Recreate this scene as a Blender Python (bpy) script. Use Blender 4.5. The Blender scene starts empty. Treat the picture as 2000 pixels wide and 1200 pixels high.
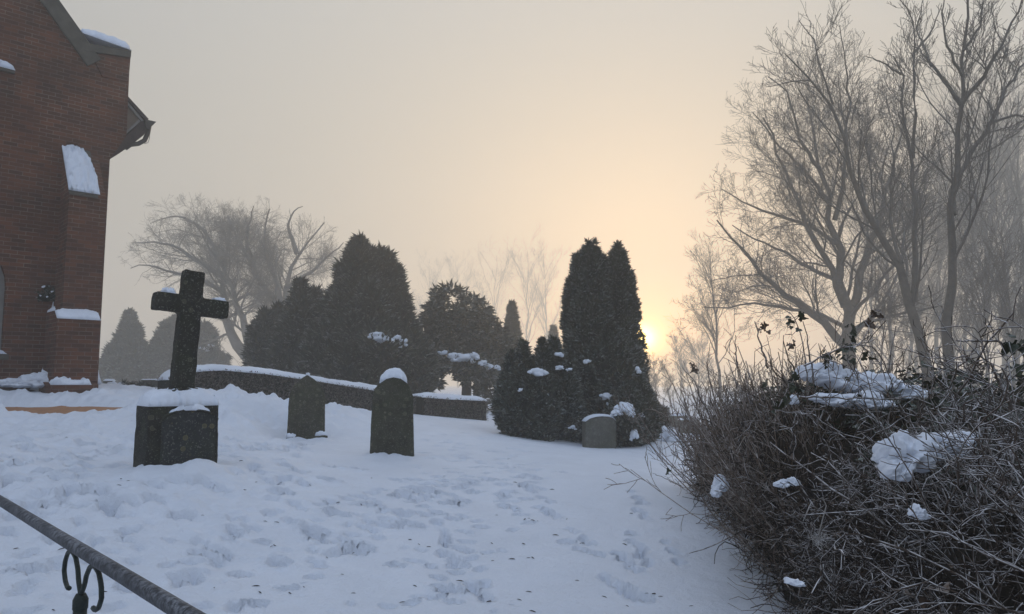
import bpy, bmesh, math, random
import numpy as np
from mathutils import Vector, Matrix
from mathutils.geometry import tessellate_polygon
random.seed(7)
RNG = np.random.default_rng(11)
scene = bpy.context.scene
COL = scene.collection
R = math.radians
# ------------------------------------------------------------------ camera
F = 1450.0            # focal length in pixels of the 2000 px wide photograph
PITCH = math.atan(145 / F)
EYE = 1.6
cd = bpy.data.cameras.new('camera'); cam = bpy.data.objects.new('camera', cd); COL.objects.link(cam)
cd.sensor_width = 36; cd.lens = 36 * F / 2000; cd.clip_start = 0.05; cd.clip_end = 3000
cam.location = (0, 0, EYE); cam.rotation_euler = (R(90) + PITCH, 0, 0)
scene.camera = cam
# ------------------------------------------------------------------ sun, sky, exposure
SUN_AZ = math.atan2(258, F * math.cos(PITCH)); SUN_EL = R(3.3)
SUN = Vector((math.sin(SUN_AZ) * math.cos(SUN_EL), math.cos(SUN_AZ) * math.cos(SUN_EL), math.sin(SUN_EL)))
ld = bpy.data.lights.new('sun', 'SUN'); lo = bpy.data.objects.new('sun', ld); COL.objects.link(lo)
ld.energy = 1.0; ld.angle = R(4); ld.color = (1, .74, .46)
lo.rotation_euler = SUN.to_track_quat('Z', 'Y').to_euler(); lo.location = (20, 100, 30)
w = bpy.data.worlds.new("World"); scene.world = w; w.use_nodes = True
nt = w.node_tree; N = nt.nodes; L = nt.links
N.clear()
out = N.new('ShaderNodeOutputWorld')
sky = N.new('ShaderNodeTexSky'); sky.sky_type = 'NISHITA'; sky.sun_disc = False
sky.sun_elevation = SUN_EL; sky.sun_rotation = SUN_AZ; sky.dust_density = 4; sky.air_density = 1.0
bg = N.new('ShaderNodeBackground'); bg.inputs[1].default_value = 0.05; L.new(sky.outputs[0], bg.inputs[0])
# the high fog: a direction-only overcast layer, brighter and warmer round the veiled sun
tc = N.new('ShaderNodeTexCoord'); nm = N.new('ShaderNodeVectorMath'); nm.operation = 'NORMALIZE'
L.new(tc.outputs['Generated'], nm.inputs[0])
dt = N.new('ShaderNodeVectorMath'); dt.operation = 'DOT_PRODUCT'; L.new(nm.outputs[0], dt.inputs[0]); dt.inputs[1].default_value = SUN
cl = N.new('ShaderNodeMath'); cl.operation = 'MAXIMUM'; L.new(dt.outputs['Value'], cl.inputs[0]); cl.inputs[1].default_value = 0
sh = bg.outputs[0]
def lobe(power, color, strength, towards=None):
    global sh
    src = cl
    if towards:
        d2 = N.new('ShaderNodeVectorMath'); d2.operation = 'DOT_PRODUCT'; L.new(nm.outputs[0], d2.inputs[0]); d2.inputs[1].default_value = towards
        src = N.new('ShaderNodeMath'); src.operation = 'MAXIMUM'; L.new(d2.outputs['Value'], src.inputs[0]); src.inputs[1].default_value = 0
    b = N.new('ShaderNodeBackground'); b.inputs[0].default_value = (*color, 1)
    if power:
        p = N.new('ShaderNodeMath'); p.operation = 'POWER'; L.new(src.outputs[0], p.inputs[0]); p.inputs[1].default_value = power
        m = N.new('ShaderNodeMath'); m.operation = 'MULTIPLY'; L.new(p.outputs[0], m.inputs[0]); m.inputs[1].default_value = strength
        L.new(m.outputs[0], b.inputs[1])
    else:
        b.inputs[1].default_value = strength
    a = N.new('ShaderNodeAddShader'); L.new(sh, a.inputs[0]); L.new(b.outputs[0], a.inputs[1]); sh = a.outputs[0]
lobe(0, (.93, .91, .87), .295)
lobe(2, (1, .92, .73), .265)
lobe(14, (1, .78, .40), .06)
lobe(90, (1, .62, .15), .12)
lobe(500, (1, .54, .07), 1.3)
lobe(2500, (1, .52, .05), 2.2)
lobe(11000, (1, .74, .20), 20)
lobe(1.6, (.42, .62, 1), .78, Vector((0, -.3, .95)).normalized())      # cold clear sky overhead
L.new(sh, out.inputs[0])
scene.view_settings.view_transform = 'Standard'; scene.view_settings.look = 'None'
scene.view_settings.gamma = 1; scene.view_settings.use_curve_mapping = False
scene.view_settings.exposure = 0.12
scene.render.engine = 'CYCLES'
scene.cycles.volume_bounces = 2; scene.cycles.max_bounces = 8; scene.cycles.diffuse_bounces = 3
scene.cycles.use_denoising = True

# ------------------------------------------------------------------ helpers
def ray(px, py):
    dx = (px - 1000) / F; dy = (600 - py) / F
    return Vector((dx, math.cos(PITCH) - dy * math.sin(PITCH), math.sin(PITCH) + dy * math.cos(PITCH)))
def at(px, py, Y):
    r = ray(px, py); return Vector((0, 0, EYE)) + r * (Y / r.y)

_lat = RNG.random((256, 256))
def vnoise(x, y):
    x = np.asarray(x, float); y = np.asarray(y, float)
    xi = np.floor(x).astype(int); yi = np.floor(y).astype(int); fx = x - xi; fy = y - yi
    fx = fx * fx * (3 - 2 * fx); fy = fy * fy * (3 - 2 * fy)
    a = _lat[xi & 255, yi & 255]; b = _lat[(xi + 1) & 255, yi & 255]; c = _lat[xi & 255, (yi + 1) & 255]; d = _lat[(xi + 1) & 255, (yi + 1) & 255]
    return (a * (1 - fx) + b * fx) * (1 - fy) + (c * (1 - fx) + d * fx) * fy - .5
def fbm(x, y, o=4):
    s = 0; a = 1
    for i in range(o):
        s = s + a * vnoise(x * 2 ** i + 17.3 * i, y * 2 ** i + 5.1 * i); a *= .5
    return s

def link(name, me, m, parent=None):
    o = bpy.data.objects.new(name, me); COL.objects.link(o)
    if m: me.materials.append(m)
    if parent: o.parent = parent
    return o
def npmesh(name, V, Q, m, parent=None, smooth=False):
    V = np.ascontiguousarray(V, np.float32); Q = np.ascontiguousarray(Q, np.int32)
    me = bpy.data.meshes.new(name); k = Q.shape[1]
    me.vertices.add(len(V)); me.vertices.foreach_set('co', V.ravel())
    me.loops.add(Q.size); me.loops.foreach_set('vertex_index', Q.ravel())
    me.polygons.add(len(Q)); me.polygons.foreach_set('loop_start', np.arange(0, Q.size, k, dtype=np.int32))
    me.update(calc_edges=True)
    if smooth: me.polygons.foreach_set('use_smooth', np.ones(len(Q), bool))
    return link(name, me, m, parent)
def bmobj(name, bm, m, parent=None, smooth=False):
    bmesh.ops.recalc_face_normals(bm, faces=bm.faces)
    me = bpy.data.meshes.new(name); bm.to_mesh(me); bm.free()
    if smooth:
        for p in me.polygons: p.use_smooth = True
    return link(name, me, m, parent)
def tag(o, label=None, cat=None, group=None, kind=None):
    if label: o['label'] = label
    if cat: o['category'] = cat
    if group: o['group'] = group
    if kind: o['kind'] = kind
    return o
def empty(name, loc, rz=0, **k):
    o = bpy.data.objects.new(name, None); COL.objects.link(o); o.empty_display_size = .2
    o.location = loc; o.rotation_euler = (0, 0, rz); tag(o, **k); return o
def prism(bm, outer, v0, v1, holes=(), fn=None):
    """polygon in (u, z) extruded from depth v0 to v1; fn maps (u, v, z) to a point"""
    fn = fn or (lambda u, v, z: (u, v, z))
    loops = [list(outer)] + [list(h) for h in holes]
    tris = tessellate_polygon([[Vector((a, b, 0)) for a, b in l] for l in loops])
    flat = [p for l in loops for p in l]
    A = [bm.verts.new(fn(u, v0, z)) for u, z in flat]; B = [bm.verts.new(fn(u, v1, z)) for u, z in flat]
    for t in tris:
        try:
            bm.faces.new([A[i] for i in t]); bm.faces.new([B[i] for i in reversed(t)])
        except ValueError: pass
    s = 0
    for l in loops:
        n = len(l)
        for i in range(n):
            j = (i + 1) % n
            bm.faces.new((A[s + i], A[s + j], B[s + j], B[s + i]))
        s += n
def box(bm, x0, x1, y0, y1, z0, z1):
    prism(bm, [(x0, z0), (x1, z0), (x1, z1), (x0, z1)], y0, y1)
def modstone(o, bevel=.02, sub=3, disp=.012, size=.15):
    b = o.modifiers.new('b', 'BEVEL'); b.width = bevel; b.segments = 2; b.limit_method = 'ANGLE'
    b.angle_limit = R(35)
    s = o.modifiers.new('r', 'REMESH'); s.mode = 'VOXEL'; s.voxel_size = .014 if sub >= 3 else .03
    t = bpy.data.textures.get('grain%g' % size) or bpy.data.textures.new('grain%g' % size, 'CLOUDS'); t.noise_scale = size; t.noise_depth = 4
    d = o.modifiers.new('d', 'DISPLACE'); d.texture = t; d.strength = disp; d.texture_coords = 'OBJECT' if 0 else 'GLOBAL'
    for p in o.data.polygons: p.use_smooth = True

# ------------------------------------------------------------------ materials
class NT:
    def __init__(s, name):
        s.m = bpy.data.materials.new(name); s.m.use_nodes = True; s.t = s.m.node_tree; s.n = s.t.nodes; s.l = s.t.links
        s.b = s.n['Principled BSDF']
        s.b.inputs['Specular IOR Level'].default_value = .25
    def new(s, t, **k):
        n = s.n.new(t)
        for a, v in k.items(): setattr(n, a, v)
        return n
    def noise(s, scale, detail=4, coord='Object', rough=.6):
        c = s.new('ShaderNodeTexCoord'); n = s.new('ShaderNodeTexNoise'); s.l.new(c.outputs[coord], n.inputs['Vector'])
        n.inputs['Scale'].default_value = scale; n.inputs['Detail'].default_value = detail; n.inputs['Roughness'].default_value = rough
        return n.outputs['Fac']
    def ramp(s, fac, stops):
        r = s.new('ShaderNodeValToRGB'); s.l.new(fac, r.inputs[0]); e = r.color_ramp.elements
        while len(e) < len(stops): e.new(.5)
        for i, (p, c) in enumerate(stops):
            e[i].position = p; e[i].color = (*(c if hasattr(c, '__len__') else (c, c, c)), 1)
        return r.outputs[0]
    def mix(s, fac, a, b, mode='MIX'):
        x = s.new('ShaderNodeMix'); x.data_type = 'RGBA'; x.blend_type = mode
        for i, v in ((0, fac), (6, a), (7, b)):
            if hasattr(v, 'links'): s.l.new(v, x.inputs[i])
            elif i == 0: x.inputs[0].default_value = v
            else: x.inputs[i].default_value = (*v, 1)
        return x.outputs[2]
    def math(s, op, a, b=0.):
        x = s.new('ShaderNodeMath'); x.operation = op
        for i, v in ((0, a), (1, b)):
            if hasattr(v, 'links'): s.l.new(v, x.inputs[i])
            else: x.inputs[i].default_value = v
        return x.outputs[0]
    def up(s, lo=.0, hi=.8):
        g = s.new('ShaderNodeNewGeometry'); sp = s.new('ShaderNodeSeparateXYZ'); s.l.new(g.outputs['Normal'], sp.inputs[0])
        r = s.new('ShaderNodeMapRange'); s.l.new(sp.outputs[2], r.inputs[0]); r.inputs[1].default_value = lo; r.inputs[2].default_value = hi
        return r.outputs[0]
    def bump(s, h, strength=.5, dist=.02):
        b = s.new('ShaderNodeBump'); s.l.new(h, b.inputs['Height']); b.inputs['Strength'].default_value = strength; b.inputs['Distance'].default_value = dist
        s.l.new(b.outputs[0], s.b.inputs['Normal'])
    def done(s, col, rough=.8):
        if hasattr(col, 'links'): s.l.new(col, s.b.inputs['Base Color'])
        else: s.b.inputs['Base Color'].default_value = (*col, 1)
        s.b.inputs['Roughness'].default_value = rough
        return s.m
def m_snow(name, bump=.85, tint=(.75, .79, .87)):
    t = NT(name); a = t.noise(14, 6, rough=.7); b = t.noise(2.2, 3)
    t.bump(t.math('ADD', a, t.math('MULTIPLY', t.noise(110, 3), .25)), bump, .03)
    return t.done(t.ramp(b, [(.3, tuple(c * .93 for c in tint)), (.7, tint)]), .55)
def m_frosty(name, dark, light, frost=(.62, .63, .66), amount=.5, scale=9, fscale=60, lo=-.2, hi=1.0):
    t = NT(name); c = t.ramp(t.noise(scale, 4), [(.3, dark), (.7, light)])
    f = t.ramp(t.noise(fscale, 3), [(.38, 0), (.62, 1)])
    k = t.math('MULTIPLY', t.math('MULTIPLY', t.up(lo, hi), f), amount)
    return t.done(t.mix(k, c, frost), .85)
MS = m_snow('snow'); 
MSC = m_snow('snow_cap', .25)
def m_stone(name, a, b, spots=(.22, .21, .14), sa=.5, bumpd=.03):
    t = NT(name); c = t.ramp(t.noise(7, 6), [(.3, a), (.7, b)])
    co = t.new('ShaderNodeTexCoord'); v = t.new('ShaderNodeTexVoronoi'); v.inputs['Scale'].default_value = 11; t.l.new(co.outputs['Object'], v.inputs['Vector'])
    wn = t.new('ShaderNodeSeparateColor'); t.l.new(v.outputs['Color'], wn.inputs[0])
    keep = t.ramp(wn.outputs[0], [(.48, 0), (.55, 1)])
    sp = t.ramp(v.outputs['Distance'], [(.0, .6), (.20, .55), (.26, 1), (.31, 0)])
    k = t.math('MULTIPLY', t.math('MULTIPLY', sp, keep), sa)
    c = t.mix(k, c, spots)
    moss = t.ramp(t.noise(3.2, 5), [(.48, 0), (.66, 1)])
    c = t.mix(t.math('MULTIPLY', moss, .55), c, (.035, .042, .018))
    fr = t.math('MULTIPLY', t.ramp(t.noise(60, 3), [(.58, 0), (.66, 1)]), .5)
    c = t.mix(fr, c, (.26, .26, .22))
    t.bump(t.math('ADD', t.noise(26, 6), t.math('MULTIPLY', t.noise(110, 4), .5)), .7, bumpd)
    return t.done(c, .9)
M_cross = m_stone('lichen_stone_dark', (.010, .009, .007), (.032, .030, .023), (.17, .16, .10), .55)
M_tab = m_stone('slate_tablet', (.018, .019, .020), (.040, .042, .043), (.20, .17, .08), .75)
M_grave = m_stone('weathered_gravestone', (.026, .025, .017), (.075, .071, .050))
M_grave2 = m_stone('pale_gravestone', (.075, .073, .062), (.15, .145, .125), (.28, .28, .26), .3)
def m_brick():
    t = NT('red_brick'); co = t.new('ShaderNodeTexCoord'); s = t.new('ShaderNodeSeparateXYZ'); t.l.new(co.outputs['Object'], s.inputs[0])
    c = t.new('ShaderNodeCombineXYZ'); t.l.new(t.math('ADD', s.outputs[0], s.outputs[1]), c.inputs[0]); t.l.new(s.outputs[2], c.inputs[1])
    wob = t.new('ShaderNodeTexNoise'); wob.inputs['Scale'].default_value = 5; t.l.new(c.outputs[0], wob.inputs['Vector'])
    va = t.new('ShaderNodeVectorMath'); va.operation = 'MULTIPLY_ADD'; t.l.new(wob.outputs['Color'], va.inputs[0]); va.inputs[1].default_value = (.012, .012, 0); t.l.new(c.outputs[0], va.inputs[2])
    b = t.new('ShaderNodeTexBrick'); t.l.new(va.outputs[0], b.inputs['Vector'])
    b.inputs['Scale'].default_value = 1; b.inputs['Brick Width'].default_value = .23; b.inputs['Row Height'].default_value = .077
    b.inputs['Mortar Size'].default_value = .007; b.inputs['Mortar Smooth'].default_value = .3; b.inputs['Bias'].default_value = -.1
    b.inputs['Color1'].default_value = (.155, .055, .026, 1); b.inputs['Color2'].default_value = (.066, .030, .019, 1); b.inputs['Mortar'].default_value = (.22, .17, .13, 1)
    grime = t.ramp(t.noise(1.1, 5), [(.3, .5), (.7, 1.12)])
    col = t.mix(1, b.outputs['Color'], grime, 'MULTIPLY')
    mort = t.ramp(t.noise(2.3, 4), [(.4, 0), (.6, .85)])      # mortar that soot has darkened in patches
    col = t.mix(t.math('MULTIPLY', b.outputs['Fac'], mort), col, (.10, .05, .04))
    col = t.mix(t.ramp(t.noise(.6, 4), [(.5, 0), (.75, .35)]), col, (.055, .05, .045))
    t.bump(t.math('SUBTRACT', t.math('MULTIPLY', t.noise(60, 4), .5), b.outputs['Fac']), .6, .01)
    return t.done(col, .88)
M_brick = m_brick()
def simple(name, a, b, scale=8, rough=.8, bump=0):
    t = NT(name); n = t.noise(scale, 5)
    if bump: t.bump(t.noise(scale * 4, 4), bump, .01)
    return t.done(t.ramp(n, [(.3, a), (.7, b)]), rough)
M_cope = simple('sandstone_coping', (.06, .055, .045), (.11, .10, .08), 5, .9, .5)
M_board = simple('painted_board', (.16, .15, .14), (.22, .21, .19), 6)
M_soffit = simple('brown_soffit', (.13, .10, .075), (.18, .14, .11), 6)
M_roof = simple('dark_roof', (.04, .032, .028), (.07, .05, .045), 10)
M_gutter = simple('gutter_metal', (.05, .045, .04), (.08, .07, .06), 10, .5)
M_glass = simple('window_glass', (.02, .022, .025), (.035, .037, .04), 3, .15)
M_path = simple('sandy_path', (.30, .15, .075), (.42, .22, .115), 14, .95, .5)
_t = NT('frosted_rail'); _f = _t.math('MULTIPLY', _t.ramp(_t.noise(55, 6, rough=.75), [(.42, 0), (.62, 1)]), _t.ramp(_t.noise(9, 4), [(.35, .15), (.65, .6)]))
_t.bump(_t.noise(90, 4), .5, .004); M_rail = _t.done(_t.mix(_t.math('MULTIPLY', _f, _t.math('ADD', _t.up(.0, 1.0), .45)), (.035, .037, .043), (.36, .38, .42)), .6)
M_iron = simple('black_iron', (.012, .018, .016), (.03, .04, .032), 30, .5, .6)
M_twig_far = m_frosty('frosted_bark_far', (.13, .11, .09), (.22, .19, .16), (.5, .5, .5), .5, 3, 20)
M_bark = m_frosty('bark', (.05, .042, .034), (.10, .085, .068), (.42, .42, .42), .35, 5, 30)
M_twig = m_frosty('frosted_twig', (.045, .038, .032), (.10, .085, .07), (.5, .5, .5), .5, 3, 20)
M_thuja = m_frosty('frosted_thuja', (.008, .013, .007), (.040, .050, .028), (.44, .46, .45), .85, 2.5, 16, -.4, 1)
M_conif = m_frosty('frosted_conifer', (.006, .010, .004), (.045, .050, .026), (.42, .41, .38), .8, 1.6, 9, -.2, 1)
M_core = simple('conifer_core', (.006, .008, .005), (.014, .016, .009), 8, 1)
M_hedge = m_frosty('clipped_hedge_twigs', (.085, .067, .058), (.17, .14, .12), (.46, .44, .42), .5, 14, 70, -.5, 1)
M_bram = m_frosty('frosted_bramble', (.022, .015, .011), (.10, .072, .055), (.70, .69, .70), .9, 5, 24, -.3, .7)
M_bram2 = m_frosty('frosted_shrub_stem', (.055, .036, .025), (.17, .12, .09), (.70, .67, .64), .8, 5, 24, -.3, .8)
M_inner = simple('shade_toned_twig', (.012, .009, .007), (.045, .032, .024), 9, .9)  # frost-free bark, darkened to paint in shade behind the outer twigs
M_dark = simple('thicket_shade', (.008, .006, .004), (.022, .017, .012), 12, 1)  # painted shade for the gaps deep in the thicket
M_ivy = m_frosty('frosted_ivy_leaf', (.008, .013, .007), (.028, .042, .020), (.45, .48, .46), .40, 9, 50, 0, 1)
M_dead = m_frosty('dead_leaf', (.05, .03, .02), (.12, .08, .055), (.5, .48, .46), .4, 9, 50)

# ------------------------------------------------------------------ ground height
CP = [(0, 0, 0), (-1.5, 2, 0), (1.5, 2, 0), (0, 4, .10), (-3, 3, .12), (-5.5, 6, .55), (4, 4, .0), (6, 10, -.05), (8, 20, -.1), (-12, 6, .9), (-14, 0, .5), (0, -15, 0), (-15, -15, .2), (15, -10, 0)]
def cpx(px, py, Y): p = at(px, py, Y); CP.append((p.x, p.y, p.z))
for a in [(340, 915, 7.5), (765, 893, 10), (600, 862, 12), (1130, 868, 15.5), (1290, 866, 16), (1290, 955, 8.5), (1410, 1190, 5.1), (1000, 1190, 5.2), (700, 1190, 5.2), (500, 880, 9.5),
          (180, 900, 8.2), (0, 900, 7.6), (450, 840, 11), (0, 805, 12.3), (140, 803, 12.5), (280, 800, 12.9), (190, 757, 15), (0, 770, 14.1), (400, 775, 15.5), (600, 792, 18), (930, 818, 21), (950, 812, 24),
          (760, 812, 17), (850, 850, 13), (1000, 840, 16.5), (1330, 840, 26), (300, 752, 30), (500, 760, 34), (700, 770, 32), (900, 782, 40), (1100, 785, 45), (1340, 790, 45), (1100, 835, 22)]: cpx(*a)
CP += [(40, 30, -.4), (60, 80, -.5), (0, 90, .2), (-50, 80, 1.0), (-40, 40, 1.3), (0, 200, 0), (100, 200, -.3), (-100, 200, .5), (150, 0, 0), (-150, 0, .6), (0, -60, 0), (25, 12, -.3)]
CP = np.array(CP)
def phi(r2): return np.sqrt(r2 + 1.0)
_d2 = ((CP[:, None, :2] - CP[None, :, :2]) ** 2).sum(-1)
_A = phi(_d2) + 0.0 * np.eye(len(CP))
_n = len(CP); _M = np.zeros((_n + 1, _n + 1)); _M[:_n, :_n] = _A - .02 * np.eye(_n); _M[:_n, _n] = 1; _M[_n, :_n] = 1
_W = np.linalg.solve(_M, np.append(CP[:, 2], 0))
def base_h(x, y):
    s = np.full(np.shape(x), _W[_n], float)
    for i in range(_n): s = s + _W[i] * phi((x - CP[i, 0]) ** 2 + (y - CP[i, 1]) ** 2)
    return s
RIDGES = [([(-80, 796, 10.2), (10, 810, 10.5), (50, 818, 10.6), (90, 830, 10.6), (130, 822, 10.7), (200, 824, 10.9), (260, 830, 11), (300, 830, 11.4)], .45, .045),
          ([(-90, 765, 13.2), (90, 769, 13.5), (150, 777, 13.6), (210, 765, 13.8), (270, 776, 14), (330, 770, 14.2)], .38, .10),
          ([(395, 765, 12.6), (470, 767, 12.8), (520, 773, 13), (560, 783, 13.2), (600, 791, 13.6), (650, 798, 14.2), (720, 810, 15.4)], .95, .16),
          ([(430, 815, 11.6), (480, 812, 11.8), (525, 820, 12.2)], .4, .12)]
def ridge_h(x, y, h):
    for pts, wd, na in RIDGES:
        P = [at(*p) for p in pts]; best = np.full(np.shape(x), 1e9); cz = np.zeros(np.shape(x)); endw = np.ones(np.shape(x))
        for a, b in zip(P[:-1], P[1:]):
            ex, ey = b.x - a.x, b.y - a.y; l2 = ex * ex + ey * ey
            t = np.clip(((x - a.x) * ex + (y - a.y) * ey) / l2, 0, 1)
            d = np.hypot(x - a.x - t * ex, y - a.y - t * ey); m = d < best
            best = np.where(m, d, best); cz = np.where(m, a.z + t * (b.z - a.z), cz)
        wgt = np.exp(-(best / wd) ** 2)
        h = h + wgt * (cz - h) + wgt * na * fbm(x * 3.1 + 9, y * 3.1, 4) + wgt * .11 * (np.abs(fbm(x * 6 + 2, y * 6, 4)) - .12)
    return h
def in_path(x, y):
    a = at(-60, 800, 12.35); b = at(300, 803, 12.8)
    nx, ny = -(b.y - a.y), b.x - a.x; l = math.hypot(nx, ny)
    return ((x - a.x) * nx + (y - a.y) * ny) / l       # signed distance from the path's middle line
def H0(x, y):
    x = np.asarray(x, float); y = np.asarray(y, float)
    return ridge_h(x, y, base_h(x, y))
def gz(x, y): return float(H0(np.array([x]), np.array([y]))[0])
def ghit(px, py):
    r = ray(px, py); Y = 3.0
    for i in range(400):
        p = Vector((0, 0, EYE)) + r * (Y / r.y)
        d = p.z - gz(p.x, p.y)
        if d < .004: break
        Y += max(.004, d * 1.5 if d < .3 else d * 2)
    return p
# footprints (x, y, long, wide, depth, angle)
PR = []
for px, py, s in [(655, 1005, 1), (725, 987, .9), (618, 1040, 1), (612, 1048, .8), (705, 1072, 1), (690, 1078, .8), (545, 1100, .9), (775, 1108, .7), (880, 1155, 1), (862, 1150, .7), (435, 1082, .8), (385, 1082, .7), (800, 1025, 1), (775, 1028, .8),
                  (790, 962, .8), (830, 957, 1), (845, 960, .8), (900, 980, .9), (880, 985, .9), (925, 960, .8), (780, 968, .9), (770, 937, .7), (860, 940, .6), (890, 925, .7), (960, 940, .8), (1005, 915, .9), (940, 905, .8), (980, 905, .6),
                  (1030, 935, .8), (1035, 945, .7), (860, 1005, .7), (850, 1000, .6), (640, 940, .9), (590, 950, .7), (560, 965, .7), (690, 915, 1.2), (655, 912, 1.2), (510, 1062, .6), (460, 1040, .7), (350, 1010, .8), (300, 985, .8), (210, 990, 1), (160, 970, 1), (100, 985, .9), (60, 1010, 1),
                  (250, 1040, .7), (330, 1060, .6), (470, 1120, .7), (560, 1150, .7), (370, 1130, .8), (500, 1180, .8), (300, 960, .9), (350, 955, 1), (400, 955, .9), (430, 965, .7), (170, 905, 1), (130, 890, .9), (195, 888, .9), (230, 875, .7), (60, 905, .8), (90, 930, 1), (30, 945, 1), (150, 925, .8),
                  (960, 880, .8), (905, 870, .8), (880, 880, .7), (940, 855, .8), (910, 845, .8), (1100, 925, .5), (690, 1005, .4), (740, 1050, .5), (905, 895, .7), (1000, 890, .6), (120, 1060, 1), (180, 1100, .9), (60, 1120, 1), (250, 1150, .8)]:
    p = ghit(px, py); PR.append((p.x, p.y, .115 * s, .06 * s, .06 * s, random.uniform(-.5, .5)))
for x0, y0, x1, y1, n in [(1000, 895, 760, 1010, 14), (760, 1010, 620, 1110, 12), (930, 1000, 860, 1190, 12), (820, 940, 500, 1010, 12), (500, 1010, 330, 1150, 10), (1080, 900, 1010, 1040, 9)]:
    for i in range(n):
        t = (i + .5) / n; p = ghit(x0 + (x1 - x0) * t + random.uniform(-14, 14) + (12 if i % 2 else -12), y0 + (y1 - y0) * t + random.uniform(-4, 4)); PR.append((p.x, p.y, .07, .038, .026, random.uniform(-.9, .9)))
for x0, y0, x1, y1, n in [(1010, 940, 1090, 980, 5), (1050, 985, 1100, 1010, 4), (1110, 1030, 1160, 1060, 5), (1100, 1050, 1180, 1090, 5), (1180, 1130, 1260, 1180, 7), (1210, 1080, 1260, 1120, 6), (1225, 1160, 1280, 1180, 5), (1240, 960, 1260, 1010, 7), (1230, 1035, 1265, 1100, 8), (860, 1075, 910, 1110, 5),
                          (850, 1020, 880, 1060, 5), (910, 1140, 965, 1175, 5), (760, 1000, 900, 1010, 6), (1330, 1100, 1290, 1060, 4), (980, 980, 1020, 1000, 3)]:
    for i in range(n):
        t = (i + .5) / n; p = ghit(x0 + (x1 - x0) * t + random.uniform(-9, 9), y0 + (y1 - y0) * t + random.uniform(-5, 5))
        s = random.uniform(.7, 1.1); PR.append((p.x, p.y, .075 * s, .042 * s, .035 * s, math.atan2(y0 - y1, (x1 - x0) * .2) + random.uniform(-.3, .3)))
for i in range(150):                                                   # trampled ground left of and behind the cross
    px = random.uniform(-40, 620); py = random.uniform(835, 1010) if px < 330 else random.uniform(860, 950)
    if 225 < px < 450 and py > 885: continue
    p = ghit(px, py); s = random.uniform(.5, 1.1); PR.append((p.x, p.y, .12 * s, .07 * s, .045 * s, random.uniform(-1.5, 1.5)))
for i in range(110):
    p = ghit(random.uniform(800, 1070), random.uniform(826, 980)); s = random.uniform(.35, .8); PR.append((p.x, p.y, .14 * s, .07 * s, .045 * s, random.uniform(-.6, .6)))
for i in range(120):
    p = ghit(random.uniform(0, 1000), random.uniform(960, 1200)); s = random.uniform(.25, .75); PR.append((p.x, p.y, .11 * s, .06 * s, .04 * s, random.uniform(-1.5, 1.5)))
def axis(segs):
    out = []
    for a, b, s0, s1 in segs:
        v = a
        while v < b - 1e-6:
            out.append(v); v += s0 + (s1 - s0) * (v - a) / (b - a)
    out.append(segs[-1][1]); return np.array(out)
GX = axis([(-190, -20, 12, 2), (-20, -11, .8, .08), (-11, -6, .05, .032), (-6, 3.4, .03, .03), (3.4, 5, .036, .08), (5, 20, .08, 1.5), (20, 190, 2, 12)])
GY = axis([(-55, 0, 8, .8), (0, 3.6, .3, .05), (3.6, 9, .022, .026), (9, 16, .03, .08), (16, 30, .1, .5), (30, 250, .7, 10)])
XX, YY = np.meshgrid(GX, GY, indexing='ij')
ZZ = H0(XX, YY)
near = np.exp(-((YY - 8) / 14.) ** 2)
ZZ = ZZ + near * (.035 * fbm(XX * .9, YY * .9, 3) + .014 * fbm(XX * 3, YY * 3.0, 3) + .006 * fbm(XX * 13, YY * 13, 3))
# trampled, lumpy snow towards the left and on the banks
leftw = np.clip((-XX / np.maximum(YY, 1) - .18) / .22, 0, 1) * np.clip((YY - 4.5) / 2, 0, 1) * np.clip((20 - YY) / 5, 0, 1)
lump = fbm(XX * 2.6 + 40, YY * 2.6, 4); ZZ = ZZ + leftw * .05 * lump + leftw * .10 * np.abs(fbm(XX * 4 + 3, YY * 4, 4)) + leftw * .045 * np.abs(fbm(XX * 11, YY * 11 + 7, 3)) + .03 * np.clip((YY - 10) / 3, 0, 1) * np.clip((17 - YY) / 3, 0, 1) * (XX < 0) * fbm(XX * 2, YY * 2, 4)
def local(x, y, r):
    i0, i1 = np.searchsorted(GX, [x - r, x + r]); j0, j1 = np.searchsorted(GY, [y - r, y + r]); return slice(i0, i1), slice(j0, j1)
for (x, y, a, b, dep, an) in PR:
    s = local(x, y, a * 2.4); dx = XX[s] - x; dy = YY[s] - y; c, sn = math.cos(an), math.sin(an)
    u = (dx * c + dy * sn) / a; v = (-dx * sn + dy * c) / b
    r = np.sqrt(u * u + v * v) * (1 + .5 * vnoise(dx * 18 + x * 7, dy * 18 + y * 3) + .25 * vnoise(dx * 45 + x * 3, dy * 45 + y * 9))
    ZZ[s] += -dep * 2.3 / (1 + np.exp((r - .9) * 14)) + dep * .35 * np.exp(-((r - 1.22) / .22) ** 2) * (1 + vnoise(dx * 30 + x, dy * 30))
# snow cleared off the path down to the sand
pd = in_path(XX, YY); path_w = 1 / (1 + np.exp((np.abs(pd) - .42) * 22)); inx = (XX < at(330, 800, 13).x) & (XX > -30)
ZP = np.where(inx, base_h(XX, YY), 0)
ZZ = np.where(inx, ZZ * (1 - path_w) + (ZP - .05) * path_w, ZZ)
for (px, py, Y, rr) in [(600, 862, 11.95, .55), (600, 864, 11.6, .5), (765, 893, 10, .45), (343, 915, 7.5, .6)]:
    p = at(px, py, Y); s = local(p.x, p.y, rr * 3); wq = np.clip(1.6 * np.exp(-(((XX[s] - p.x) ** 2 + (YY[s] - p.y) ** 2) / rr ** 2)), 0, 1)
    ZZ[s] += wq * (p.z + .02 * fbm(XX[s] * 5, YY[s] * 5, 3) + .05 * np.abs(fbm(XX[s] * 9, YY[s] * 9, 3)) - ZZ[s])
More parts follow.
